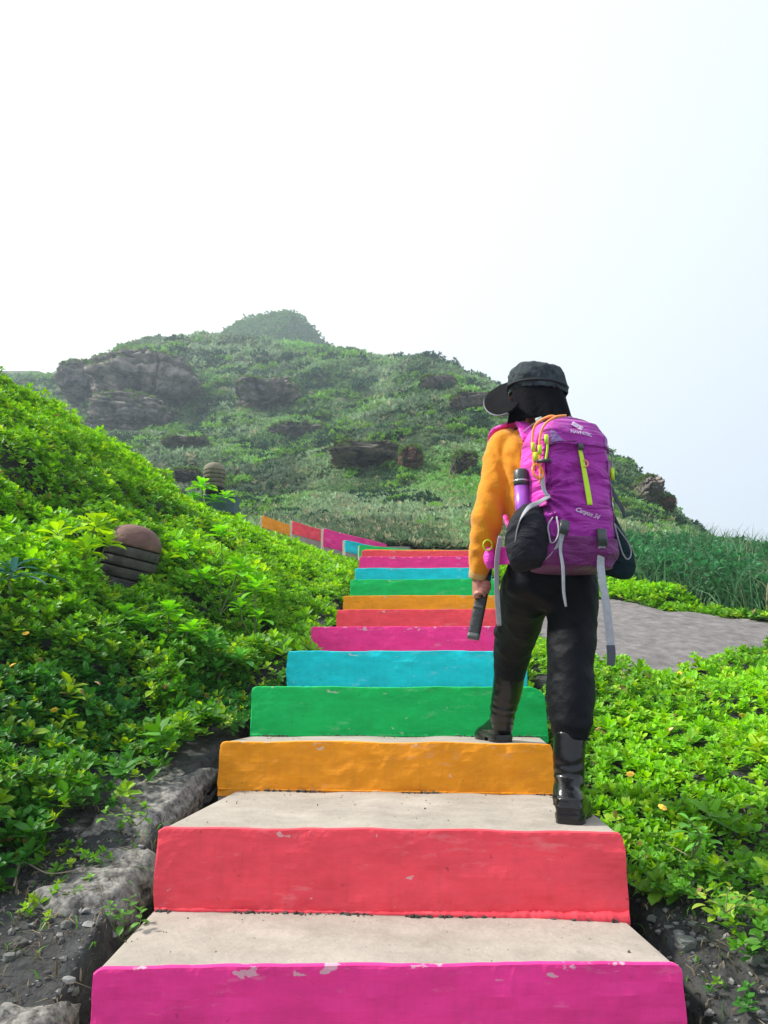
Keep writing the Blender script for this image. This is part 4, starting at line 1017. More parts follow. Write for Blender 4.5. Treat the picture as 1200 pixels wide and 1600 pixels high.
link('trousers', fuse(trou, 0.0065, 'trousers', 16, cloth(0.0058, 10, 17, [
   (P(785, 988, 3.35), 0.10, (0.45, -0.2, 0.85), 80, 0.009), (P(890, 1062, 2.9), 0.07, (0.5, 0, 0.8), 55, 0.003), (P(893, 1135, 2.85), 0.05, (0.3, 0, 1), 95, 0.004), (P(850, 950, 3.0), 0.12, (0.7, 0, 0.6), 55, 0.005)])), M_TROU, person)
# boots
def boot(shaft, rads, ank, heel, toedir, floor):
    d = toedir.normalized(); sd = Vector((d.y, -d.x, 0))
    ps = [tube(shaft, rads, 22, RT, 30)]
    secs = [(-0.045, 0.034, 0.060), (-0.035, 0.043, 0.085), (0.0, 0.048, 0.110), (0.05, 0.046, 0.108), (0.10, 0.046, 0.082), (0.15, 0.050, 0.064), (0.19, 0.047, 0.052), (0.22, 0.040, 0.044), (0.238, 0.026, 0.034)]
    V = []; n = 20
    A = spline([list(s) for s in secs], 24)
    for (t, wd, hh) in A:
        c = heel + d * (t + 0.03); 
        for k in range(n):
            an = 2 * PI * k / n; cx = math.cos(an); sz = math.sin(an)
            x = np.sign(cx) * abs(cx) ** 0.75 * wd; z = (sz * 0.5 + 0.5) if sz > 0 else 0.5 - 0.5 * abs(sz) ** 0.4
            V.append(vnp(Vector((c.x, c.y, floor + 0.006 + z * hh)) + sd * x))
    V = np.array(V); idx = np.arange(len(A) * n).reshape(len(A), n); nx = np.roll(idx, -1, axis=1)
    F = [tuple(int(q) for q in f) for f in np.stack([idx[:-1], nx[:-1], nx[1:], idx[1:]], -1).reshape(-1, 4)] + [tuple(int(q) for q in idx[0][::-1]), tuple(int(q) for q in idx[-1])]
    ps.append((V, F))
    def dsp(co, no):
        z = co[:, 2] - floor
        r = 0.0022 * fbm(co[:, 0] * 16, co[:, 1] * 16, co[:, 2] * 30, 3, 5)
        r += 0.0022 * np.exp(-((z - 0.13) / 0.05) ** 2) * np.sin(co[:, 2] * 150 + 9 * fbm(co[:, 0] * 9, co[:, 1] * 9, co[:, 2] * 6, 2, 6)) + 0.003 * fbm(co[:, 0] * 8, co[:, 1] * 8, co[:, 2] * 9, 2, 8)
        r += 0.0022 * (np.exp(-((z - 0.052) / 0.004) ** 2) + np.exp(-((z - 0.078) / 0.004) ** 2))
        return r
    b = link('rubber_boot', fuse(ps, 0.005, 'rubber_boot', 2, dsp), M_BOOT, person)
    # sole with heel block
    out = [(-0.058, 0.0), (-0.052, 0.036), (-0.01, 0.051), (0.06, 0.046), (0.10, 0.041), (0.16, 0.051), (0.21, 0.046), (0.243, 0.026), (0.252, 0)]
    O = spline([list(q) for q in out], 24); ring = [(t, w_) for t, w_ in O] + [(t, -w_) for t, w_ in O[::-1][1:-1]]
    bm = bmesh.new()
    def slabz(r, z0, z1):
        a = [bm.verts.new(heel.xy.to_3d() + d * (t + 0.03) + sd * w_ + UP * (floor + z0)) for t, w_ in r]; b_ = [bm.verts.new(v.co + UP * (z1 - z0)) for v in a]
        bm.faces.new(a[::-1]); bm.faces.new(b_)
        for i in range(len(a)): bm.faces.new((a[i], a[(i + 1) % len(a)], b_[(i + 1) % len(a)], b_[i]))
    slabz(ring, 0.016, 0.030); slabz([(min(t, 0.035), w_ * 0.97) for t, w_ in ring if t < 0.06], 0.0, 0.0155)
    slabz([(max(t, 0.085), w_ * 0.97) for t, w_ in ring if t > 0.06], 0.0, 0.0155)
    me = bpy.data.meshes.new('sole'); bm.to_mesh(me); bm.free(); link('sole', me, M_BOOT, b, smooth=False)
Rheel = P(890, 1290, 2.775); Rheel.z = RED_Z; Lheel = P(786, 1160, 3.66); Lheel.z = ORANGE_Z
boot([P(891, 1145, 2.89), P(889, 1180, 2.885), P(889, 1220, 2.875), Vector((Rheel.x, Rheel.y + 0.035, RED_Z + 0.06))], [0.060, 0.058, 0.053, 0.048], Rank, Rheel, Vector((0.38, 0.92, 0)), RED_Z)
boot([P(797, 1045, 3.56), P(793, 1075, 3.59), P(786, 1110, 3.63), Vector((Lheel.x, Lheel.y + 0.02, ORANGE_Z + 0.06))], [0.070, 0.068, 0.060, 0.049], Lank, Lheel, Vector((-0.25, 0.97, 0)), ORANGE_Z)
# hair, hat
hr = [ball(hp(-0.020, 0, 0.012), (0.094, 0.080, 0.096), 24, 16, HR), tube([hp(-0.075, 0, 0.0), hp(-0.085, 0, -0.06), hp(-0.070, 0, -0.13)], [(0.060, 0.03), (0.062, 0.028), (0.05, 0.02)], 16, SD, 12)]
for s in (-1, 1): hr.append(tube([hp(0.0, s * 0.072, 0.03), hp(-0.005, s * 0.078, -0.04), hp(-0.02, s * 0.070, -0.10)], [(0.02, 0.045), (0.014, 0.045), (0.012, 0.03)], 12, SD, 10))
link('hair', fuse(hr, 0.006, 'hair', 2), M_HAIR, person)
def hat():
    nu, nv = 90, 34; V = []
    for j in range(nv):
        t = j / (nv - 1)
        hgt = 0.132 * (t ** 0.9 if t < 1 else 1)
        if t < 0.62: rr = 1.0 + 0.06 * math.sin(t / 0.62 * PI * 0.9)
        else: rr = max(0.02, math.cos((t - 0.62) / 0.38 * PI / 2) ** 0.75)
        z = -0.012 + (0.085 * min(t / 0.62, 1) if t < 0.62 else 0.085 + 0.040 * math.sin((t - 0.62) / 0.38 * PI / 2))
        for i in range(nu):
            a = 2 * PI * i / nu; c, s = math.cos(a), math.sin(a)
            dent = 1 + 0.17 * float(fbm(c * 1.8, s * 1.8, t * 2.2, 3, 41)) + 0.10 * float(fbm(c * 6, s * 6, t * 5, 3, 43))
            V.append(vnp(hp(-0.012 + c * 0.112 * rr * dent, s * 0.097 * rr * dent, z + 0.012 * c + 0.012 * float(fbm(c * 2.5, s * 2.5, t, 3, 44)))))
    V = np.array(V); idx = np.arange(nu * nv).reshape(nv, nu); nx = np.roll(idx, -1, axis=1)
    F = [tuple(int(q) for q in f) for f in np.stack([idx[:-1], nx[:-1], nx[1:], idx[1:]], -1).reshape(-1, 4)] + [tuple(int(q) for q in idx[-1])]
    h = link('hat', joined([(V, F)], 'hat'), M_HAT, person)
    sol = h.modifiers.new('s', 'SOLIDIFY'); sol.thickness = 0.003
    # brim reaching forward and drooping at the sides
    m, k = 48, 14; V = []
    inner = spline([P(803, 599, 3.12), P(797, 606, 3.10), P(794, 615, 3.04), P(798, 625, 2.96), P(812, 632, 2.90)], m)
    outer = spline([P(797, 598, 3.15), P(777, 606, 3.16), P(762, 618, 3.13), P(757, 631, 3.07), P(763, 643, 3.01), P(778, 649, 2.95), P(800, 644, 2.90)], m)
    for j in range(k):
        r = j / (k - 1)
        for i in range(m):
            q = inner[i] * (1 - r) + outer[i] * r; c = math.sin(PI * i / (m - 1))
            q = q + np.array([0.010, 0.022, 0.022]) * math.sin(PI * r) * c + np.array([0, 0, 0.004]) * float(fbm(i / 9, r * 3, 0, 2, 3))
            V.append(q)
    V = np.array(V); idx = np.arange(k * m).reshape(k, m)
    F = np.stack([idx[:-1, :-1], idx[:-1, 1:], idx[1:, 1:], idx[1:, :-1]], -1).reshape(-1, 4)
    b = link('brim', mesh_np('brim', V, F), M_HATIN, h); s_ = b.modifiers.new('s', 'SOLIDIFY'); s_.thickness = 0.006
    ed = V.reshape(k, m, 3)[-1]
    Vv, Ff = tube([Vector(q) for q in ed[::3]], [0.0045] * len(ed[::3]), 8, UP, 50)
    link('piping', joined([(Vv, Ff)], 'piping'), mat('hat_edge', (0.16, 0.17, 0.20), 0.7), h)
    # headband seam
    q = [hp(-0.012 + math.cos(a) * 0.117, math.sin(a) * 0.102, 0.012 + 0.012 * math.cos(a)) for a in np.linspace(0, 2 * PI, 40)]
    Vv, Ff = tube(q, [(0.006, 0.012)] * 40, 8, UP, 60); link('band', joined([(Vv, Ff)], 'band'), mat('hat_band', (0.02, 0.024, 0.028), 0.8), h)
    # neck cape
    m, k = 60, 16; V = []
    for j in range(k):
        r = j / (k - 1)
        for i in range(m):
            a = PI + (i / (m - 1) * 2 - 1) * R(150); c, s = math.cos(a), math.sin(a)
            fold = 1 + 0.06 * r * math.sin(a * 9 + 2 * r) 
            rr = (0.106 + 0.036 * r ** 1.3) * fold
            V.append(vnp(hp(-0.012 + c * rr, s * rr * 0.9, 0.02 - 0.180 * r)))
    V = np.array(V); idx = np.arange(k * m).reshape(k, m)
    F = np.stack([idx[:-1, :-1], idx[:-1, 1:], idx[1:, 1:], idx[1:, :-1]], -1).reshape(-1, 4)
    b = link('neck_cape', mesh_np('neck_cape', V, F), M_HATIN, h); s_ = b.modifiers.new('s', 'SOLIDIFY'); s_.thickness = 0.003
hat()
# folded umbrella in the left hand
sdir = (P(737, 1003, 3.06) - P(757, 905, 3.08)).normalized(); top = gripL - sdir * 0.10; bot = gripL + sdir * 0.19
um = empty('folding_umbrella', gripL, 'flat black folded umbrella held upright in the left hand of the hiker', 'umbrella')
V, F = tube([top, top.lerp(bot, 0.3), bot.lerp(top, 0.05), bot], [(0.021, 0.012), (0.023, 0.014), (0.024, 0.014), (0.022, 0.012)], 20, (1, -0.3, 0), 16, 0.5)
M_UM = mat('umbrella_cloth', (0.016, 0.022, 0.024), 0.5, noise=(40, 0.4, 3), bump=(60, 0.4, 3))
link('folded_cloth', joined([(V, F)], 'folded_cloth'), M_UM, um)
V, F = tube([bot.lerp(top, 0.06), bot.lerp(top, -0.02)], [(0.0245, 0.0145), (0.0235, 0.0135)], 20, (1, -0.3, 0), 0, 0.5)
link('end_cap', joined([(V, F)], 'end_cap'), mat('grey_plastic', (0.10, 0.11, 0.11), 0.4), um)
V, F = tube([bot.lerp(top, 0.45), bot.lerp(top, 0.40)], [(0.0238, 0.0148)] * 2, 20, (1, -0.3, 0), 0, 0.5)
link('closing_band', joined([(V, F)], 'closing_band'), mat('umbrella_band', (0.04, 0.05, 0.05), 0.6), um)
# ------------------------------------------------------------------ backpack
PA = R(15); PF = Vector((-math.sin(PA), math.cos(PA), 0)); PR = Vector((math.cos(PA), math.sin(PA), 0))
PO = Vector((0.682, 2.775, 0.385))
def pk(x, y, z): return PO + PR * x + PF * y + UP * z
def fab(name, rgb, amt=0.16, rough=0.5, sheen=0.15, spec=0.4):
    m = mat(name, rgb, rough, sheen=sheen, spec=spec, noise=(16, amt, 4), bump=(220, 0.3, 2)); n = m.node_tree; b = n.nodes['Principled BSDF']
    t = n.nodes.new('ShaderNodeTexCoord'); mp = n.nodes.new('ShaderNodeMapping'); mp.inputs['Rotation'].default_value = (0, R(24), 0); mp.inputs['Scale'].default_value = (5, 5, 15)
    s = n.nodes.new('ShaderNodeTexNoise'); s.inputs['Detail'].default_value = 4; s.inputs['Distortion'].default_value = 0.8; n.links.new(t.outputs['Object'], mp.inputs[0]); n.links.new(mp.outputs[0], s.inputs[0])
    s.inputs['Scale'].default_value = 1.0
    bp = n.nodes.new('ShaderNodeBump'); bp.inputs['Strength'].default_value = 0.8; bp.inputs['Distance'].default_value = 0.06; n.links.new(s.outputs[0], bp.inputs['Height'])
    old = b.inputs['Normal'].links[0].from_node; n.links.new(bp.outputs[0], old.inputs['Normal']); return m
M_PK = fab('purple_nylon', (0.36, 0.008, 0.33)); M_PINK = fab('pink_nylon', (0.80, 0.030, 0.50)); M_DKP = fab('dark_purple_nylon', (0.15, 0.006, 0.13))
M_LAV = fab('lavender_mesh', (0.22, 0.12, 0.34)); M_BLK = fab('black_mesh_cloth', (0.018, 0.019, 0.026), sheen=0, spec=0.15, rough=0.8); M_TEAL = fab('dark_teal_cloth', (0.006, 0.020, 0.028), sheen=0, spec=0.15, rough=0.8)
M_GREY = mat('grey_webbing', (0.36, 0.37, 0.40), 0.8, noise=(60, 0.15, 2)); M_DGREY = mat('dark_grey_webbing', (0.07, 0.075, 0.10), 0.8)
M_BUCK = mat('grey_buckle', (0.045, 0.055, 0.055), 0.35); M_LIME = mat('lime_webbing', (0.52, 0.80, 0.02), 0.6)
M_CORD = mat('orange_cord', (0.95, 0.34, 0.10), 0.6); M_WHITE = mat('white_print', (0.66, 0.50, 0.70), 0.6); M_PALEP = mat('pale_plastic', (0.45, 0.55, 0.50), 0.3)
pack = empty('backpack', PO, 'purple and pink hiking backpack worn by the hiker, with lime zip pull and grey straps', 'backpack')
HW = lambda z: np.interp(z, [0.045, 0.08, 0.14, 0.25, 0.42, 0.52, 0.575, 0.605], [0.128, 0.142, 0.146, 0.142, 0.140, 0.130, 0.100, 0.045])
HD = lambda z: np.interp(z, [0.045, 0.08, 0.14, 0.25, 0.42, 0.52, 0.575, 0.605], [0.100, 0.122, 0.132, 0.128, 0.125, 0.118, 0.095, 0.045])
def wrink(x, z):
    "gathers fanning out from the left compression strap, plus soft puckers"
    r = 0.0
    dx, dz = x + 0.15, z - 0.30; d = np.hypot(dx, dz); a = np.arctan2(dz, dx)
    r = r + 0.0105 * np.exp(-(d / 0.17) ** 2) * np.sin(a * 17 + 2 * fbm(x * 9, z * 9, 0, 2, 3)) * np.clip(d / 0.04, 0, 1)
    r = r + 0.014 * fbm(x * 11, z * 17 + x * 6, 0, 3, 14)
    r = r + 0.009 * (1 - np.abs(fbm(x * 6 + z * 4, z * 12, 2.0, 3, 19)) * 3.5)
    return r
def rear(x, z, off=0.0):
    "outer surface of the pack facing away from the wearer"
    hw, hd = HW(z), HD(z); q = np.clip(np.abs(x) / hw, 0, 0.999)
    return -hd * (1 - q ** 3.4) ** (1 / 3.4) - off
def shell(z0, z1, grow, m, name, parent, seed, amp=1.0, nz=70, nu=150, sel=None, topcap=True, lean=0.0):
    zs = np.linspace(z0, z1, nz); an = np.linspace(0, 2 * PI, nu, endpoint=False); V = []
    for z in zs:
        hw, hd = HW(z) + grow, HD(z) + grow
        c, s = np.cos(an), np.sin(an); e = 2 / 3.4
        x = np.sign(c) * np.abs(c) ** e * hw; y = np.sign(s) * np.abs(s) ** e * hd
        w_ = wrink(x, np.full_like(x, z)) * amp * np.where(s < 0.2, 1, 0.3) * np.interp(z, [0.04, 0.07, 0.5, 0.6], [0.3, 1, 0.7, 0.2])
        nx, ny = x / hw ** 2, y / hd ** 2; q = np.hypot(nx, ny); x = x + nx / q * w_; y = y + ny / q * w_
        V.append(np.stack([x, y, np.full_like(x, z) + 0.006 * fbm(x * 8, y * 8, seed, 2, seed)], 1))
    V = np.concatenate(V); W = vnp(PO) + V[:, :1] * vnp(PR) + V[:, 1:2] * vnp(PF) + V[:, 2:] * vnp(UP)
    idx = np.arange(nz * nu).reshape(nz, nu); nx_ = np.roll(idx, -1, axis=1)
    F = [tuple(int(q) for q in f) for f in np.stack([idx[:-1], nx_[:-1], nx_[1:], idx[1:]], -1).reshape(-1, 4)] + [tuple(int(q) for q in idx[0][::-1]), tuple(int(q) for q in idx[-1])]
    return link(name, joined([(W, F)], name), m, parent)
main = shell(0.045, 0.50, 0.0, M_PK, 'main_compartment', pack, 3)
base = shell(0.037, 0.135, 0.009, M_DKP, 'base_panel', main, 4, 1.0, 20)
lid = shell(0.475, 0.607, 0.009, M_PK, 'lid', pack, 5, 0.8, 30)
def patch(name, x0, x1, z0, z1, m, parent, off, shape=None, amp=1.0, n=30, side=None):
    "cloth panel lying on the rear or left face"
    V = []; us = np.linspace(0, 1, n)
    for b in us:
        for a in us:
            x = x0 + (x1 - x0) * a; z = z0 + (z1 - z0) * b
            if shape: x, z = shape(a, b)
            if side is None: V.append(vnp(pk(x, float(rear(x, z)) - off - float(wrink(x, z)) * amp, z)))
            else:       # on the left face: x is depth here
                V.append(vnp(pk(-float(HW(z)) * (1 - min(0.999, abs(x) / float(HD(z))) ** 3.4) ** (1 / 3.4) - off - float(wrink(-0.14, z)) * 0.3, x, z)))
    idx = np.arange(n * n).reshape(n, n); F = np.stack([idx[:-1, :-1], idx[:-1, 1:], idx[1:, 1:], idx[1:, :-1]], -1).reshape(-1, 4)
    o = link(name, mesh_np(name, np.array(V), F), m, parent); s_ = o.modifiers.new('s', 'SOLIDIFY'); s_.thickness = 0.002; s_.offset = 0
    return o
patch('side_panel', -0.105, 0.105, 0.22, 0.595, M_PINK, main, 0.014, side=1, shape=lambda a, b: (-0.098 + 0.20 * a, 0.25 + 0.325 * b))
patch('mesh_corner', 0, 0, 0, 0, M_LAV, lid, 0.0125, amp=0.8, shape=lambda a, b: (-0.125 + 0.050 * a * (1 - 0.7 * b), 0.482 + 0.06 * b))
patch('mesh_corner', 0, 0, 0, 0, M_LAV, lid, 0.0125, amp=0.8, shape=lambda a, b: (0.132 - 0.040 * a * (1 - 0.6 * b), 0.478 + 0.085 * b - 0.00 * a))
# dark seam under the lid and piping over it
sx = np.linspace(-0.135, 0.138, 30)
V, F = tube([pk(x, float(rear(x, 0.475)) - 0.0095, 0.476 + 0.012 * math.cos(x * 14)) for x in sx], [(0.0035, 0.0045)] * 30, 8, UP, 60)
link('lid_seam', joined([(V, F)], 'lid_seam'), M_DKP, lid)
V, F = tube([pk(x, float(rear(x, z)) - 0.010, z) for x, z in [(-0.128, 0.485), (-0.122, 0.53), (-0.098, 0.572), (-0.05, 0.594), (0.0, 0.597), (0.05, 0.592), (0.098, 0.570), (0.122, 0.53), (0.130, 0.485)]], [0.0035] * 9, 8, UP, 50)
link('piping', joined([(V, F)], 'piping'), M_DKP, lid)
# stitched seams down the outer panel
for x0 in (-0.118, 0.112):
    V, F = tube([pk(x0 + 0.006 * math.sin(z * 9), float(rear(x0, z)) - float(wrink(x0, z)) - 0.001, z) for z in np.linspace(0.12, 0.47, 16)], [0.0022] * 16, 6, UP, 50)
    link('seam', joined([(V, F)], 'seam'), M_DKP, main)
# lime pull with its clip
zl = [0.462, 0.43, 0.38, 0.33, 0.285, 0.250]; xl = [-0.014, -0.010, -0.004, 0.002, 0.007, 0.010]
V, F = ribbon([pk(x, float(rear(x, z)) - 0.014, z) for x, z in zip(xl, zl)], [0.014, 0.016, 0.018, 0.020, 0.021, 0.021], 0.004, PR)
lp = link('zip_pull', joined([(V, F)], 'zip_pull'), M_LIME, main)
V, F = tube([pk(-0.012, float(rear(0.02, 0.465)) - 0.016, 0.478), pk(-0.011, float(rear(0.02, 0.45)) - 0.018, 0.452)], [(0.010, 0.006)] * 2, 12, PR, 0, 0.5)
link('clip', joined([(V, F)], 'clip'), M_BUCK, lp)
V, F = tube([pk(-0.002 + 0.014 * math.cos(a), float(rear(0.03, 0.40)) - 0.018, 0.402 + 0.012 * math.sin(a)) for a in np.linspace(-1.8, 1.8, 12)], [0.0025] * 12, 8, PF, 20)
link('small_ring', joined([(V, F)], 'small_ring'), M_CORD, lp)
# lettering
def text(body_, size, x, z, ang, name, parent, m, shear=0.0, off=0.0115, sx=1.0, amp=0.8, ref='rear'):
    c = bpy.data.curves.new('t', 'FONT'); c.body = body_; c.size = size; c.align_x = 'CENTER'; c.shear = shear; c.resolution_u = 3; c.offset = 0.0006
    o = bpy.data.objects.new('t', c); COL.objects.link(o)
    dg = bpy.context.evaluated_depsgraph_get(); dg.update(); me = bpy.data.meshes.new_from_object(o.evaluated_get(dg)); bpy.data.objects.remove(o)
    me.name = name; ca, sa = math.cos(ang), math.sin(ang)
    for v in me.vertices:
        a, b = v.co.x * sx, v.co.y; xx = x + a * ca - b * sa; zz = z + a * sa + b * ca
        v.co = pk(xx, float(rear(xx, zz)) - off - float(wrink(xx, zz)) * amp, zz)
    q = link(name, me, m, parent, smooth=False); s_ = q.modifiers.new('s', 'SOLIDIFY'); s_.thickness = 0.0003; s_.offset = 0
    return q
text('NAVNITEC', 0.020, -0.004, 0.512, R(-6), 'lettering', lid, M_WHITE, sx=0.88)
text('Canyon 34', 0.022, 0.000, 0.215, R(-14), 'lettering', main, M_WHITE, shear=0.4, off=0.004, amp=1.0)
# emblem: three tilted bars making an open diamond
def quad_emblem():
    V = []; F = []
    shapes = [[(-0.004, 0.562), (0.004, 0.570), (0.040, 0.548), (0.030, 0.540)], [(-0.012, 0.553), (-0.004, 0.560), (0.018, 0.546), (0.010, 0.539)], [(0.008, 0.536), (0.020, 0.545), (0.030, 0.538), (0.020, 0.529)]]
    for s in shapes:
        g = 8; b0 = len(V); s = [(a_ - 0.022, b_) for a_, b_ in s]
        for i in range(g):
            for j in range(g):
                u, v = i / (g - 1), j / (g - 1)
                x = (s[0][0] * (1 - u) + s[3][0] * u) * (1 - v) + (s[1][0] * (1 - u) + s[2][0] * u) * v
                z = (s[0][1] * (1 - u) + s[3][1] * u) * (1 - v) + (s[1][1] * (1 - u) + s[2][1] * u) * v
                V.append(vnp(pk(x, float(rear(x, z)) - 0.0125 - float(wrink(x, z)) * 0.8, z)))
        for i in range(g - 1):
            for j in range(g - 1): F.append((b0 + i * g + j, b0 + i * g + j + 1, b0 + (i + 1) * g + j + 1, b0 + (i + 1) * g + j))
    o = link('emblem', joined([(np.array(V), F)], 'emblem'), M_WHITE, lid); s_ = o.modifiers.new('s', 'SOLIDIFY'); s_.thickness = 0.0006
quad_emblem()
# side pockets
def pocket(name, pts, rads, m, label, seed):
    o = link(name, fuse([tube(pts, rads, 28, PR, 40)], 0.005, name, 2, lambda co, no: 0.006 * fbm(co[:, 0] * 13, co[:, 1] * 13, co[:, 2] * 11, 3, seed) + 0.003 * (1 - np.abs(fbm(co[:, 0] * 10, co[:, 1] * 10, co[:, 2] * 16, 2, seed + 3)) * 4)), m, pack)
    o['label'] = label; return o
lpk = pocket('side_pocket', [pk(-0.165, 0.0, 0.035), pk(-0.170, 0.0, 0.065), pk(-0.172, -0.01, 0.125), pk(-0.166, -0.01, 0.19), pk(-0.150, 0.0, 0.255), pk(-0.145, 0.0, 0.275)],
   [(0.035, 0.05), (0.066, 0.085), (0.076, 0.098), (0.070, 0.090), (0.045, 0.06), (0.02, 0.03)], M_BLK, 'bulging charcoal black side pocket', 7)
rpk = pocket('side_pocket', [pk(0.186, 0.02, 0.025), pk(0.188, 0.01, 0.055), pk(0.176, 0.01, 0.125), pk(0.155, 0.01, 0.20), pk(0.140, 0.01, 0.29), pk(0.135, 0.01, 0.31)],
   [(0.04, 0.04), (0.070, 0.075), (0.062, 0.075), (0.048, 0.07), (0.025, 0.05), (0.012, 0.03)], M_TEAL, 'dark teal side pocket with a grey edge', 27)
V, F = ribbon([pk(-0.236, -0.045, 0.12), pk(-0.230, -0.070, 0.19), pk(-0.200, -0.085, 0.240), pk(-0.160, -0.092, 0.262), pk(-0.128, -0.112, 0.282)], 0.017, 0.004, (0.4, 0.2, 0.9))
link('edge_band', joined([(V, F)], 'edge_band'), M_GREY, lpk)
V, F = ribbon([pk(0.128, -0.095, 0.335), pk(0.150, -0.085, 0.300), pk(0.180, -0.075, 0.265), pk(0.205, -0.05, 0.235)], 0.016, 0.004, (0.6, 0, 0.8))
link('edge_band', joined([(V, F)], 'edge_band'), M_DGREY, rpk)
# straps of the lower front
def strap(name, pts, wd, m, parent, wdir=None, thick=0.003):
    V, F = ribbon(pts, wd, thick, PR if wdir is None else wdir); return link(name, joined([(V, F)], name), m, parent)
def rp(x, z, o=0.010): return pk(x, float(rear(x, z)) - o, z)
strap('strap_loop', [rp(-0.122, 0.205, .012), rp(-0.138, 0.175, .03), rp(-0.140, 0.140, .04), rp(-0.136, 0.112, .04), rp(-0.124, 0.118, .030), rp(-0.114, 0.150, .024), rp(-0.112, 0.205, .012)], 0.008, M_GREY, main, PF)
V, F = tube([rp(-0.088, 0.188, .016), rp(-0.100, 0.140, .020)], [(0.017, 0.007)] * 2, 14, PR, 0, 0.5); bk = link('buckle', joined([(V, F)], 'buckle'), M_BUCK, main)
strap('strap', [rp(-0.100, 0.150, .020), rp(-0.108, 0.110, .016), rp(-0.118, 0.085, .016), rp(-0.128, 0.065, .02), rp(-0.134, 0.050, .02)], 0.020, M_GREY, main)
strap('hanging_strap', [rp(-0.106, 0.125, .02), rp(-0.108, 0.08, .024), pk(-0.110, -0.145, 0.02), pk(-0.112, -0.145, -0.06), pk(-0.105, -0.142, -0.112)], [0.014, 0.012, 0.012, 0.011, 0.008], M_GREY, main)
V, F = tube([rp(0.048, 0.165, .012), rp(0.050, 0.105, .016)], [(0.018, 0.008)] * 2, 14, PR, 0, 0.5); link('buckle', joined([(V, F)], 'buckle'), M_BUCK, main)
sp = strap('hanging_strap', [rp(0.050, 0.12, .014), rp(0.052, 0.05, .016), P(941, 905, 2.645), P(948, 950, 2.64), P(953, 995, 2.64), P(954, 1012, 2.64)], [0.028, 0.030, 0.030, 0.032, 0.031, 0.030], M_GREY, main)
strap('strap_end', [P(954, 1008, 2.639), P(955, 1022, 2.639), P(954, 1040, 2.639)], [0.0335, 0.034, 0.030], M_DGREY, sp, thick=0.005)
strap('strap_loop', [pk(0.118, -0.115, 0.195), pk(0.150, -0.105, 0.165), pk(0.186, -0.095, 0.125), pk(0.194, -0.09, 0.09), pk(0.175, -0.095, 0.07), pk(0.150, -0.105, 0.09), pk(0.130, -0.115, 0.14), pk(0.120, -0.115, 0.19)], 0.006, M_GREY, rpk, PF)
# long strap down the left thigh
strap('hanging_strap', [P(782, 838, 2.92), P(777, 870, 2.90), P(776, 910, 2.90), P(778, 950, 2.93), P(780, 978, 2.95)], [0.018, 0.020, 0.020, 0.021, 0.019], M_GREY, pack)
# hip belt with small pocket on the left hip
hb = strap('hip_belt', [pk(-0.13, 0.09, 0.095), P(792, 868, 2.97), P(772, 870, 3.05), P(775, 868, 3.16), P(820, 866, 3.24), P(880, 868, 3.26), P(915, 872, 3.15), pk(0.13, 0.10, 0.095)], [0.05, 0.07, 0.07, 0.05, 0.035, 0.035, 0.05, 0.05], M_PINK, pack, UP, 0.016)
V, F = tube([P(765, 858, 2.99), P(764, 872, 2.98), P(768, 888, 2.99)], [(0.014, 0.018), (0.022, 0.024), (0.014, 0.018)], 16, PR, 12); link('belt_pouch', joined([(V, F)], 'belt_pouch'), M_PINK, hb)
V, F = tube([P(762 + 7 * math.cos(a), 852 + 8 * math.sin(a), 2.96) for a in np.linspace(0, 2 * PI, 14)], [0.003] * 14, 8, UP, 24); link('cord_loop', joined([(V, F)], 'cord_loop'), M_LIME, hb)
# shoulder straps over both shoulders
for s, q in ((-1, [pk(-0.09, 0.105, 0.555), P(815, 661, 2.97), P(795, 666, 3.02), P(776, 676, 3.08), P(772, 700, 3.14), P(782, 760, 3.17), P(800, 820, 3.12), pk(-0.13, 0.12, 0.10)]),
             (1, [pk(0.07, 0.105, 0.555), P(880, 664, 3.00), P(902, 672, 3.08), P(915, 700, 3.17), P(905, 760, 3.21), pk(0.135, 0.13, 0.10)])):
    strap('shoulder_strap', q, [0.06] * 4 + [0.055] * (len(q) - 5) + [0.02], M_PINK, pack, PR, 0.016)
V, F = tube([pk(-0.062, 0.10, 0.640), pk(-0.040, 0.09, 0.648)], [(0.011, 0.006)] * 2, 12, UP, 0, 0.5); link('strap_buckle', joined([(V, F)], 'strap_buckle'), M_PALEP, pack)
strap('strap', [pk(-0.115, 0.16, 0.590), pk(-0.062, 0.11, 0.634), pk(-0.045, 0.085, 0.600)], 0.010, M_GREY, pack, PF)
V, F = ball(pk(0.025, -0.01, 0.617), (0.013, 0.013, 0.014)); link('knob', joined([(V, F)], 'knob'), M_DGREY, lid)
# elastic cords on the left front edge
def cord(pts, r, m, parent, name='cord'):
    V, F = tube(pts, [r] * len(pts), 8, (0.3, 0.3, 1), 40); return link(name, joined([(V, F)], name), m, parent)
c1 = cord([pk(-0.088, -0.125, 0.575), pk(-0.118, -0.115, 0.578), pk(-0.150, -0.075, 0.560), pk(-0.160, -0.060, 0.51), pk(-0.160, -0.060, 0.44), pk(-0.158, -0.06, 0.39)], 0.0048, M_CORD, main)
c2 = cord([pk(-0.060, -0.135, 0.580), pk(-0.100, -0.130, 0.572), pk(-0.136, -0.112, 0.545), pk(-0.149, -0.098, 0.50), pk(-0.152, -0.095, 0.44), pk(-0.152, -0.09, 0.33)], 0.0048, M_CORD, main)
c3 = cord([pk(-0.136, -0.118, 0.505), pk(-0.134, -0.122, 0.46), pk(-0.140, -0.115, 0.41)], 0.0042, M_LIME, main)
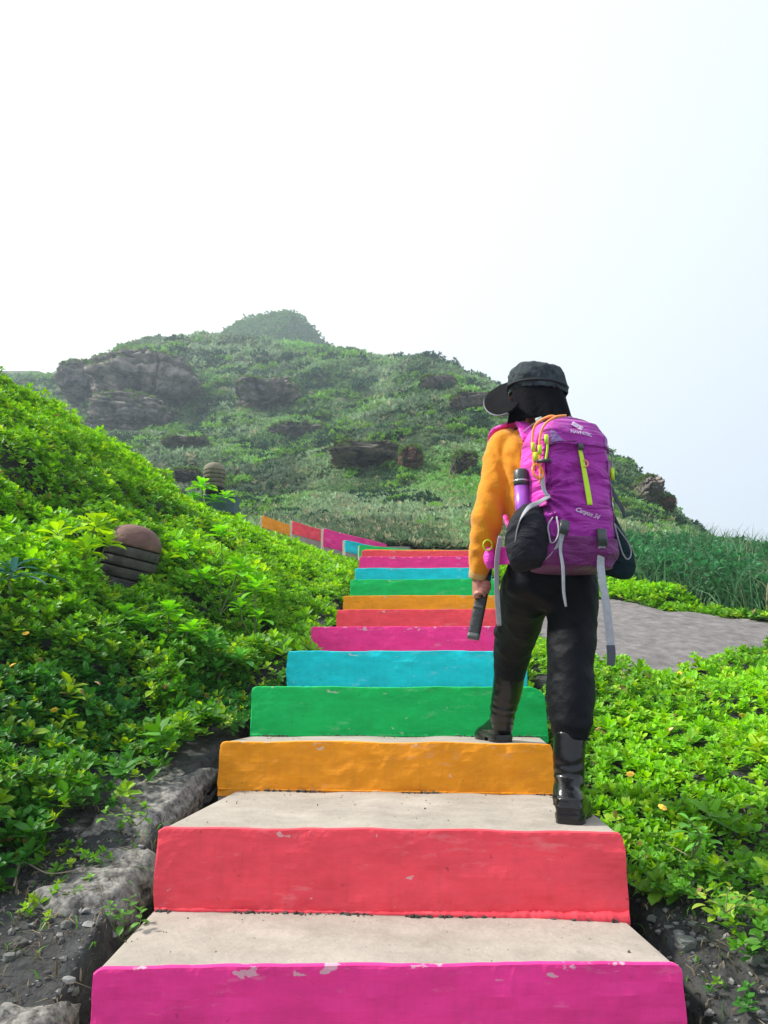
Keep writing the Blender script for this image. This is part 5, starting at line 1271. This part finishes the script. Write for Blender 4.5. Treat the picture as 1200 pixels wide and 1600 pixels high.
for q, r in (((-0.160, -0.062, 0.475), 0.009), ((-0.152, -0.098, 0.455), 0.009), ((-0.136, -0.122, 0.488), 0.009), ((-0.157, -0.075, 0.435), 0.010)):
    V, F = tube([pk(q[0], q[1], q[2] + 0.016), pk(q[0], q[1], q[2] - 0.016)], [(r * 0.8, r * 0.6)] * 2, 10, PR, 0, 0.6); link('cord_lock', joined([(V, F)], 'cord_lock'), M_LIME, main)
V, F = tube([pk(-0.162, -0.09, 0.412), pk(-0.125, -0.125, 0.410)], [(0.006, 0.008)] * 2, 10, UP, 0, 0.6); link('buckle', joined([(V, F)], 'buckle'), M_BUCK, main)
cb = [pk(-0.165 + 0.020 * math.cos(a), -0.10 + 0.008 * math.sin(a), 0.372 + 0.028 * math.sin(a)) for a in np.linspace(0, 2 * PI, 20)]
V, F = tube(cb, [0.0042] * 20, 8, PF, 40)
cbo = link('carabiner', joined([(V, F)], 'carabiner'), mat('orange_metal', (0.90, 0.28, 0.03), 0.3)); tag(cbo, 'orange carabiner clipped to the cords on the left edge of the purple backpack', 'carabiner')
strap('strap', [pk(-0.150, -0.105, 0.36), pk(-0.150, -0.108, 0.31), pk(-0.140, -0.115, 0.28)], 0.016, M_GREY, main)
cord([pk(0.142, -0.075, 0.475), pk(0.156, -0.07, 0.47), pk(0.162, -0.06, 0.44), pk(0.158, -0.055, 0.385)], 0.0028, M_GREY, main)
V, F = tube([pk(0.158, -0.06, 0.42), pk(0.158, -0.06, 0.375)], [0.008, 0.008], 10, PR, 0, 0.7); link('cord_lock', joined([(V, F)], 'cord_lock'), M_LIME, main)
# bottle in the left pocket
bo = empty('water_bottle', pk(-0.172, 0.02, 0.20), 'slim purple bottle with a black cap standing in the left pocket of the backpack', 'bottle')
V, F = tube([pk(-0.178, 0.01, 0.17), pk(-0.178, 0.01, 0.345)], [0.027, 0.027], 22, PR, 0); link('bottle_body', joined([(V, F)], 'bottle_body'), mat('violet_metal', (0.42, 0.12, 0.62), 0.25, 0.4), bo)
V, F = tube([pk(-0.178, 0.01, 0.345), pk(-0.178, 0.01, 0.355), pk(-0.178, 0.01, 0.400), pk(-0.178, 0.01, 0.408)], [0.0275, 0.0290, 0.0275, 0.022], 22, PR, 0); cp = link('cap', joined([(V, F)], 'cap'), M_BUCK, bo)
V, F = tube([pk(-0.178, 0.01, 0.360), pk(-0.178, 0.01, 0.366)], [0.0300, 0.0300], 22, PR, 0); link('cap_ring', joined([(V, F)], 'cap_ring'), mat('silver_ring', (0.55, 0.60, 0.62), 0.25, 0.8), cp)
ub = empty('small_flask', pk(0.15, 0.03, 0.25), 'small dark flask with a silver collar sticking out of the right pocket of the backpack', 'flask')
V, F = tube([pk(0.160, 0.0, 0.25), pk(0.156, 0.0, 0.335), pk(0.152, 0.0, 0.375)], [0.022, 0.020, 0.014], 16, PR, 0); link('flask_body', joined([(V, F)], 'flask_body'), M_BUCK, ub)
V, F = tube([pk(0.166, 0.0, 0.278), pk(0.164, 0.0, 0.300)], [0.026, 0.024], 16, PR, 0); link('collar', joined([(V, F)], 'collar'), M_PALEP, ub)
# ------------------------------------------------------------------ dome lamps, blue grey box, plants, flowers
def gy(px, py, d=-0.50):
    h = hit(px, py, 2.0); return (h.y if h else 5) + d
def dome_lamp(px, py, wpx, Y, label, tilt, rgb1, rgb2):
    c = P(px, py, Y); d = Y * CP + c.z * SP; r = wpx / FP * d / 2
    root = empty('dome_lamp', c - UP * r * 1.4, label, 'lamp', rot=tilt)
    rot = Euler(tilt).to_matrix()
    def w(x, y, z): return vnp(c) + np.array(rot @ Vector((x, y, z)))
    def rev(prof, name, m, parent, n=64, smooth=True):
        V = np.array([w(rr * math.cos(a), rr * math.sin(a), z) for rr, z in prof for a in np.linspace(0, 2 * PI, n, endpoint=False)])
        k = len(prof); idx = np.arange(k * n).reshape(k, n); nx = np.roll(idx, -1, axis=1)
        F = [tuple(int(q) for q in f) for f in np.stack([idx[:-1], nx[:-1], nx[1:], idx[1:]], -1).reshape(-1, 4)] + [tuple(int(q) for q in idx[-1]), tuple(int(q) for q in idx[0][::-1])]
        return link(name, joined([(V, F)], name), m, parent, smooth=smooth)
    m1 = mat('weathered_cap', rgb1, 0.8, noise=(9 / r * 0.2, 0.35, 8), bump=(30, 0.7, 6)); m2 = mat('weathered_ring', rgb2, 0.85, noise=(10 / r * 0.2, 0.45, 8), bump=(30, 0.8, 6))
    md = mat('dark_gap', (0.008, 0.008, 0.009), 0.9)
    cap = [(r * math.cos(t) ** 0.85, r * 0.10 + r * 0.80 * math.sin(t)) for t in np.linspace(0, PI / 2 - 0.03, 16)]
    rev([(r * 0.90, r * 0.05), (r * 0.99, r * 0.06)] + cap, 'cap', m1, root)
    rev([(r * 0.80, -r * 4.5), (r * 0.80, -r * 1.4), (r * 0.86, -r * 1.3), (r * 0.86, r * 0.06)], 'inner_core', md, root)
    z = r * 0.01
    for k, (h, ro, ri) in enumerate(((0.34, 1.0, 1.03), (0.32, 1.02, 1.02), (0.34, 1.0, 0.96), (0.36, 0.95, 0.88))):
        a, b = z - 0.0, z - h * r
        rev([(r * 0.87, b), (r * (ri - 0.02), b), (r * ri, b + 0.03 * r), (r * ro, a - 0.03 * r), (r * (ro - 0.02), a), (r * 0.87, a)], 'ring', m2, root)
        z = b - 0.055 * r
    return root
h = hit(206, 872, 3); 
near_Y = LY
dome_lamp(208, 858, 84, near_Y, 'large reddish dome lamp with dark slots, half sunk in the leaves of the left bank', (R(4), R(13), 0), (0.15, 0.075, 0.062), (0.062, 0.056, 0.048))
dome_lamp(335, 738, 34, 11.2, 'small grey brown dome lamp in the distance on top of the left bank', (0, R(-2), 0), (0.19, 0.165, 0.115), (0.12, 0.105, 0.075))
# blue grey box below the far lamp
bxr = empty('metal_box', P(345, 800, 11.0), 'blue grey sheet metal trough below the far dome lamp', 'metal box')
M_BOX = mat('blue_grey_metal', (0.065, 0.115, 0.160), 0.5, noise=(3, 0.25, 4))
BY = 11.0
a, b, c_, d_ = P(318, 774, BY), P(369, 776, BY), P(363, 801, BY), P(334, 808, BY)
bm = bmesh.new(); q = [bm.verts.new(v) for v in (a, b, c_, d_)]; q2 = [bm.verts.new(v.co + Vector((0.03, 0.22, 0.01))) for v in q]
bm.faces.new(q); bm.faces.new(q2[::-1])
for i in range(4): bm.faces.new((q[i], q2[i], q2[(i + 1) % 4], q[(i + 1) % 4]))
bmesh.ops.recalc_face_normals(bm, faces=bm.faces[:]); bmesh.ops.bevel(bm, geom=bm.edges[:], offset=0.008, segments=2, affect='EDGES')
me = bpy.data.meshes.new('box_body'); bm.to_mesh(me); bm.free(); link('box_body', me, M_BOX, bxr, smooth=False)
V, F = tube([a + Vector((0, -0.012, 0.0)), b + Vector((0, -0.012, 0.0))], [0.012, 0.012], 10, UP, 0); link('rim', joined([(V, F)], 'rim'), mat('rim_metal', (0.10, 0.15, 0.20), 0.45), bxr)

def big_leaf(L, wd, el, az, c, curl=0.3, nseg=7, obov=True):
    V = []; F = []
    p = vnp(c); ca, sa = math.cos(az), math.sin(az)
    for i in range(nseg + 1):
        t = i / nseg; e_ = el - curl * t * 1.6
        if i: p = p + np.array([ca * math.cos(e_), sa * math.cos(e_), math.sin(e_)]) * L / nseg
        wt = wd * ((t ** 0.9) * (1 - t ** 5) * 1.15 + 0.06 * (1 - t)) if obov else wd * (math.sin(PI * min(1, t * 0.93 + 0.07)) ** 0.8)
        sd = np.array([-sa, ca, 0]); upv = np.cross(sd, [ca * math.cos(e_), sa * math.cos(e_), math.sin(e_)])
        upv = -upv if upv[2] < 0 else upv
        V += [p - sd * wt * 0.5 + upv * wt * 0.14, p - sd * wt * 0.25 + upv * wt * 0.03, p, p + sd * wt * 0.25 + upv * wt * 0.03, p + sd * wt * 0.5 + upv * wt * 0.14]
    for i in range(nseg):
        for j in range(4): F.append((i * 5 + j, i * 5 + j + 1, i * 5 + j + 6, i * 5 + j + 5))
    return np.array(V), F
M_STEM = mat('green_stem', (0.11, 0.15, 0.05), 0.7)
def plant(name, px, py, Y, label, heads, L, wd, col, group=None, seed=0, cat='plant', nleaf=15, obov=True, curl=0.45, root_drop=0.30, els=(0.15, 1.25)):
    "shrub of fleshy rosettes: heads = [(dx_px, dy_px, scale)]"
    g = random.Random(seed); base = P(px, py, Y) - UP * root_drop; rt = empty(name, base, label, cat, group)
    LV = []; TV = []; ST = []
    for dx, dy, s in heads:
        top = P(px + dx, py + dy, Y + g.uniform(-0.06, 0.06))
        mid = base.lerp(top, 0.55) + Vector((g.uniform(-.03, .03), g.uniform(-.03, .03), 0))
        ST.append(tube([base, mid, top], [0.007 * s * min(1, (L / 0.13) ** 1.3), 0.006 * s * min(1, (L / 0.13) ** 1.3), 0.004 * s * min(1, (L / 0.13) ** 1.3)], 8, (1, 0, 0), 12))
        n = int(nleaf * (0.8 + 0.4 * g.random())); a0 = g.uniform(0, 6.28)
        for i in range(n):
            t = i / (n - 1); az = a0 + i * 2.4; el = els[0] + (els[1] - els[0]) * t + g.uniform(-.15, .15)
            V, F = big_leaf(L * s * (1.05 - 0.55 * t) * g.uniform(.85, 1.1), wd * s * (1.0 - 0.4 * t), el, az, top - UP * (1 - t) * 0.05 * s, curl * g.uniform(0.5, 1.3), obov=obov)
            LV.append((V, F)); f = g.uniform(0.75, 1.25); TV.append(np.tile(np.array(col) * f, (len(V), 1)))
    me = joined(LV, 'foliage'); a = me.color_attributes.new('tint', 'FLOAT_COLOR', 'POINT'); T = np.concatenate(TV); c4 = np.ones((len(T), 4), dtype=np.float32); c4[:, :3] = T; a.data.foreach_set('color', c4.ravel())
    link('foliage', me, M_LEAF, rt); link('stem', joined(ST, 'stem'), M_STEM, rt)
    return rt
G1, G2, G3 = (0.20, 0.58, 0.035), (0.09, 0.34, 0.05), (0.36, 0.60, 0.03)
plant('seashore_shrub', 345, 900, gy(345, 940), 'broad leaved bright green shrub right of the large dome lamp', [(-60, -45, .9), (0, -70, .8), (30, -15, 1.2), (-30, 0, 1.1), (60, 10, 1.0), (-75, 20, .9)], 0.17, 0.115, G1, seed=1)
plant('seashore_shrub', 250, 960, gy(250, 985), 'broad leaved shrub growing directly below the large dome lamp', [(-55, -5, 1.0), (-20, 10, .9), (15, -10, 1.0), (50, 20, .9), (30, 50, .9)], 0.155, 0.105, G1, seed=2)
plant('seashore_shrub', 400, 940, gy(400, 985), 'tall thin stemmed broad leaved plant nearest the stairs at the green riser', [(0, -25, 1.0), (5, 20, .9), (-25, 5, .9)], 0.15, 0.095, G1, seed=3, nleaf=10)
plant('seashore_shrub', 115, 850, gy(115, 880), 'yellow green broad leaved shrub left of the large dome lamp', [(-25, -20, 1.0), (35, -35, 1.1), (20, 5, 1.0), (-55, 5, .9), (55, -5, .8)], 0.16, 0.11, G3, seed=4)
plant('seashore_shrub', 315, 762, 10.8, 'broad leaved shrub in front of the far dome lamp', [(0, -5, 1.3), (-12, 15, 1.1), (38, 12, 1.0), (20, 18, 1.0)], 0.20, 0.12, G1, seed=5)
plant('seashore_shrub', 330, 1010, gy(330, 1030), 'dark green broad leaved shrub low on the left bank above the bare soil', [(-40, 0, .9), (0, -10, 1.0), (45, 15, .9), (10, 30, .8)], 0.15, 0.10, G2, seed=6)
plant('agave', 20, 900, gy(20, 930), 'blue green sword leaved agave at the left edge of the picture', [(0, -10, 1.0)], 0.36, 0.045, (0.045, 0.13, 0.12), seed=7, nleaf=14, obov=False, curl=0.75, root_drop=0.1, els=(0.1, 1.1))
plant('leafy_weed', 1075, 1280, gy(1075, 1300), 'large leaved weed standing out of the ground cover at the right, below the path', [(0, 0, 1.0), (25, 18, .8)], 0.085, 0.045, (0.13, 0.40, 0.05), seed=8, nleaf=7, obov=False, root_drop=0.12, els=(0.1, 0.7))
plant('leafy_weed', 195, 1415, 2.55, 'small weed sprouting between the rounded kerb stone and the magenta step', [(-22, -5, .8), (10, -12, .9), (25, 5, .8), (-5, 12, .7)], 0.05, 0.03, (0.11, 0.30, 0.04), seed=9, nleaf=7, obov=False, root_drop=0.10, els=(0.1, 0.8))
plant('leafy_weed', 215, 1262, gy(215, 1262), 'small weed between the two upper kerb stones', [(-20, 0, .8), (10, -5, .9), (-50, 2, .8)], 0.05, 0.028, (0.13, 0.33, 0.03), seed=10, nleaf=7, obov=False, root_drop=0.06, els=(0.1, 0.9))
plant('leafy_weed', 1130, 1390, gy(1130, 1400), 'yellowish weed at the lower edge of the right hand ground cover', [(-30, 0, .8), (10, -5, .9), (40, 8, .8)], 0.055, 0.03, (0.30, 0.42, 0.05), seed=11, nleaf=7, obov=False, root_drop=0.06, els=(0.1, 0.8))
# dry twigs
M_TWIG = mat('dry_twig', (0.32, 0.26, 0.19), 0.9)
def twig(pts, r, label):
    V, F = tube(pts, [r * (1 - 0.6 * i / (len(pts) - 1)) for i in range(len(pts))], 6, UP, 24)
    tag(link('twig', joined([(V, F)], 'twig'), M_TWIG), label, 'twig')
def G(px, py, lift=0.03):
    h = hit(px, py, 1.3); return h + UP * lift
twig([G(20, 1400), G(32, 1372, .05), G(75, 1385, .04), G(130, 1372, .03)], 0.004, 'dry pale twig lying on the soil below the rounded kerb stone')
twig([G(0, 1245, .06), G(10, 1290, .08), G(26, 1345, .05)], 0.004, 'dry straw coloured stalk leaning at the left edge')
twig([G(1100, 1365), G(1060, 1350, .05), G(1030, 1330, .04)], 0.003, 'thin dry twig on the soil beside the lower right weeds')
twig([G(1110, 1358, .03), G(1150, 1372, .05), G(1195, 1365, .04)], 0.004, 'dry tan stem trailing to the right edge over the soil')
# blossoms
def flower_mesh():
    parts = []
    for k in range(7):
        a = k * 2 * PI / 7; parts.append(ball((0.55 * math.cos(a), 0.55 * math.sin(a), 0.1), (0.42, 0.42, 0.16), 8, 5))
    parts.append(ball((0, 0, 0.25), (0.45, 0.45, 0.22), 8, 5)); return joined(parts, 'flower')
FM = flower_mesh(); M_FL = mat('orange_petals', (0.95, 0.55, 0.05), 0.6); M_FL2 = mat('pink_petals', (0.85, 0.45, 0.25), 0.6)
FLW = [(40, 990, 'orange blossom near the left edge below the sword leaved agave'), (152, 840, 'orange blossom on the yellow green shrub left of the large dome lamp'),
 (152, 1068, 'pale blossom on the bank straight below the large dome lamp'), (228, 1070, 'orange blossom above the bare soil left of the green riser'),
 (85, 1110, 'tiny orange blossom low on the left bank above the kerb stones'), (20, 1040, 'small orange blossom lowest on the left edge of the bank'),
 (1062, 1052, 'orange blossom on the rim of leaves right in front of the path'), (975, 1060, 'peach blossom beside the dark end of the hanging backpack strap'),
 (1110, 1085, 'peach blossom in the leaves further right than the path rim blossom'), (1160, 1118, 'orange blossom near the right edge just under the path'),
 (935, 1140, 'pale blossom beside the right knee of the hiker'), (1048, 1140, 'peach blossom in the middle of the right hand ground cover'),
 (985, 1210, 'small blossom right of the right boot shaft of the hiker'), (1035, 1262, 'orange blossom just left of the large leaved weed')]
for m_, c_ in ((FM, M_FL),): m_.materials.append(c_)
FR = FM.copy(); FR.materials[0] = M_FL2
for i, (fx, fy, lb) in enumerate(FLW):
    h = hit(fx, fy + 14, 2.0)
    if not h: continue
    o = bpy.data.objects.new('flower', FR if ('peach' in lb or 'pale' in lb) else FM); COL.objects.link(o)
    o.location = P(fx, fy, h.y - 0.20); s = 0.019; o.scale = (s, s, s); o.rotation_euler = (R(35), 0, i)
    tag(o, lb, 'flower', 'blossoms in the ground cover')

# ------------------------------------------------------------------ haze
bm = bmesh.new(); bmesh.ops.create_cube(bm, size=1.0); me = bpy.data.meshes.new('haze'); bm.to_mesh(me); bm.free()
hz = bpy.data.objects.new('haze', me); COL.objects.link(hz)
ZL = float(min(-120.0, 0)) ; 
zs = [v.z for o_ in bpy.data.objects if o_.type == 'MESH' and o_.name.startswith('ground') and 'cover' not in o_.name for v in (v2.co for v2 in o_.data.vertices)]
z0, z1 = min(zs) - 1, max(max(zs), float(PEAKV[:, 2].max())) + 3
hz.scale = (2400, 500, z1 - z0); hz.location = (0, 178, (z0 + z1) / 2); tag(hz, kind='stuff')
mh = bpy.data.materials.new('haze'); mh.use_nodes = True; n = mh.node_tree; n.nodes.clear()
oo = n.nodes.new('ShaderNodeOutputMaterial'); pv = n.nodes.new('ShaderNodeVolumePrincipled')
pv.inputs['Density'].default_value = 0.0014; pv.inputs['Color'].default_value = (0.72, 0.87, 1.0, 1); pv.inputs['Anisotropy'].default_value = 0.3
n.links.new(pv.outputs[0], oo.inputs['Volume']); me.materials.append(mh)
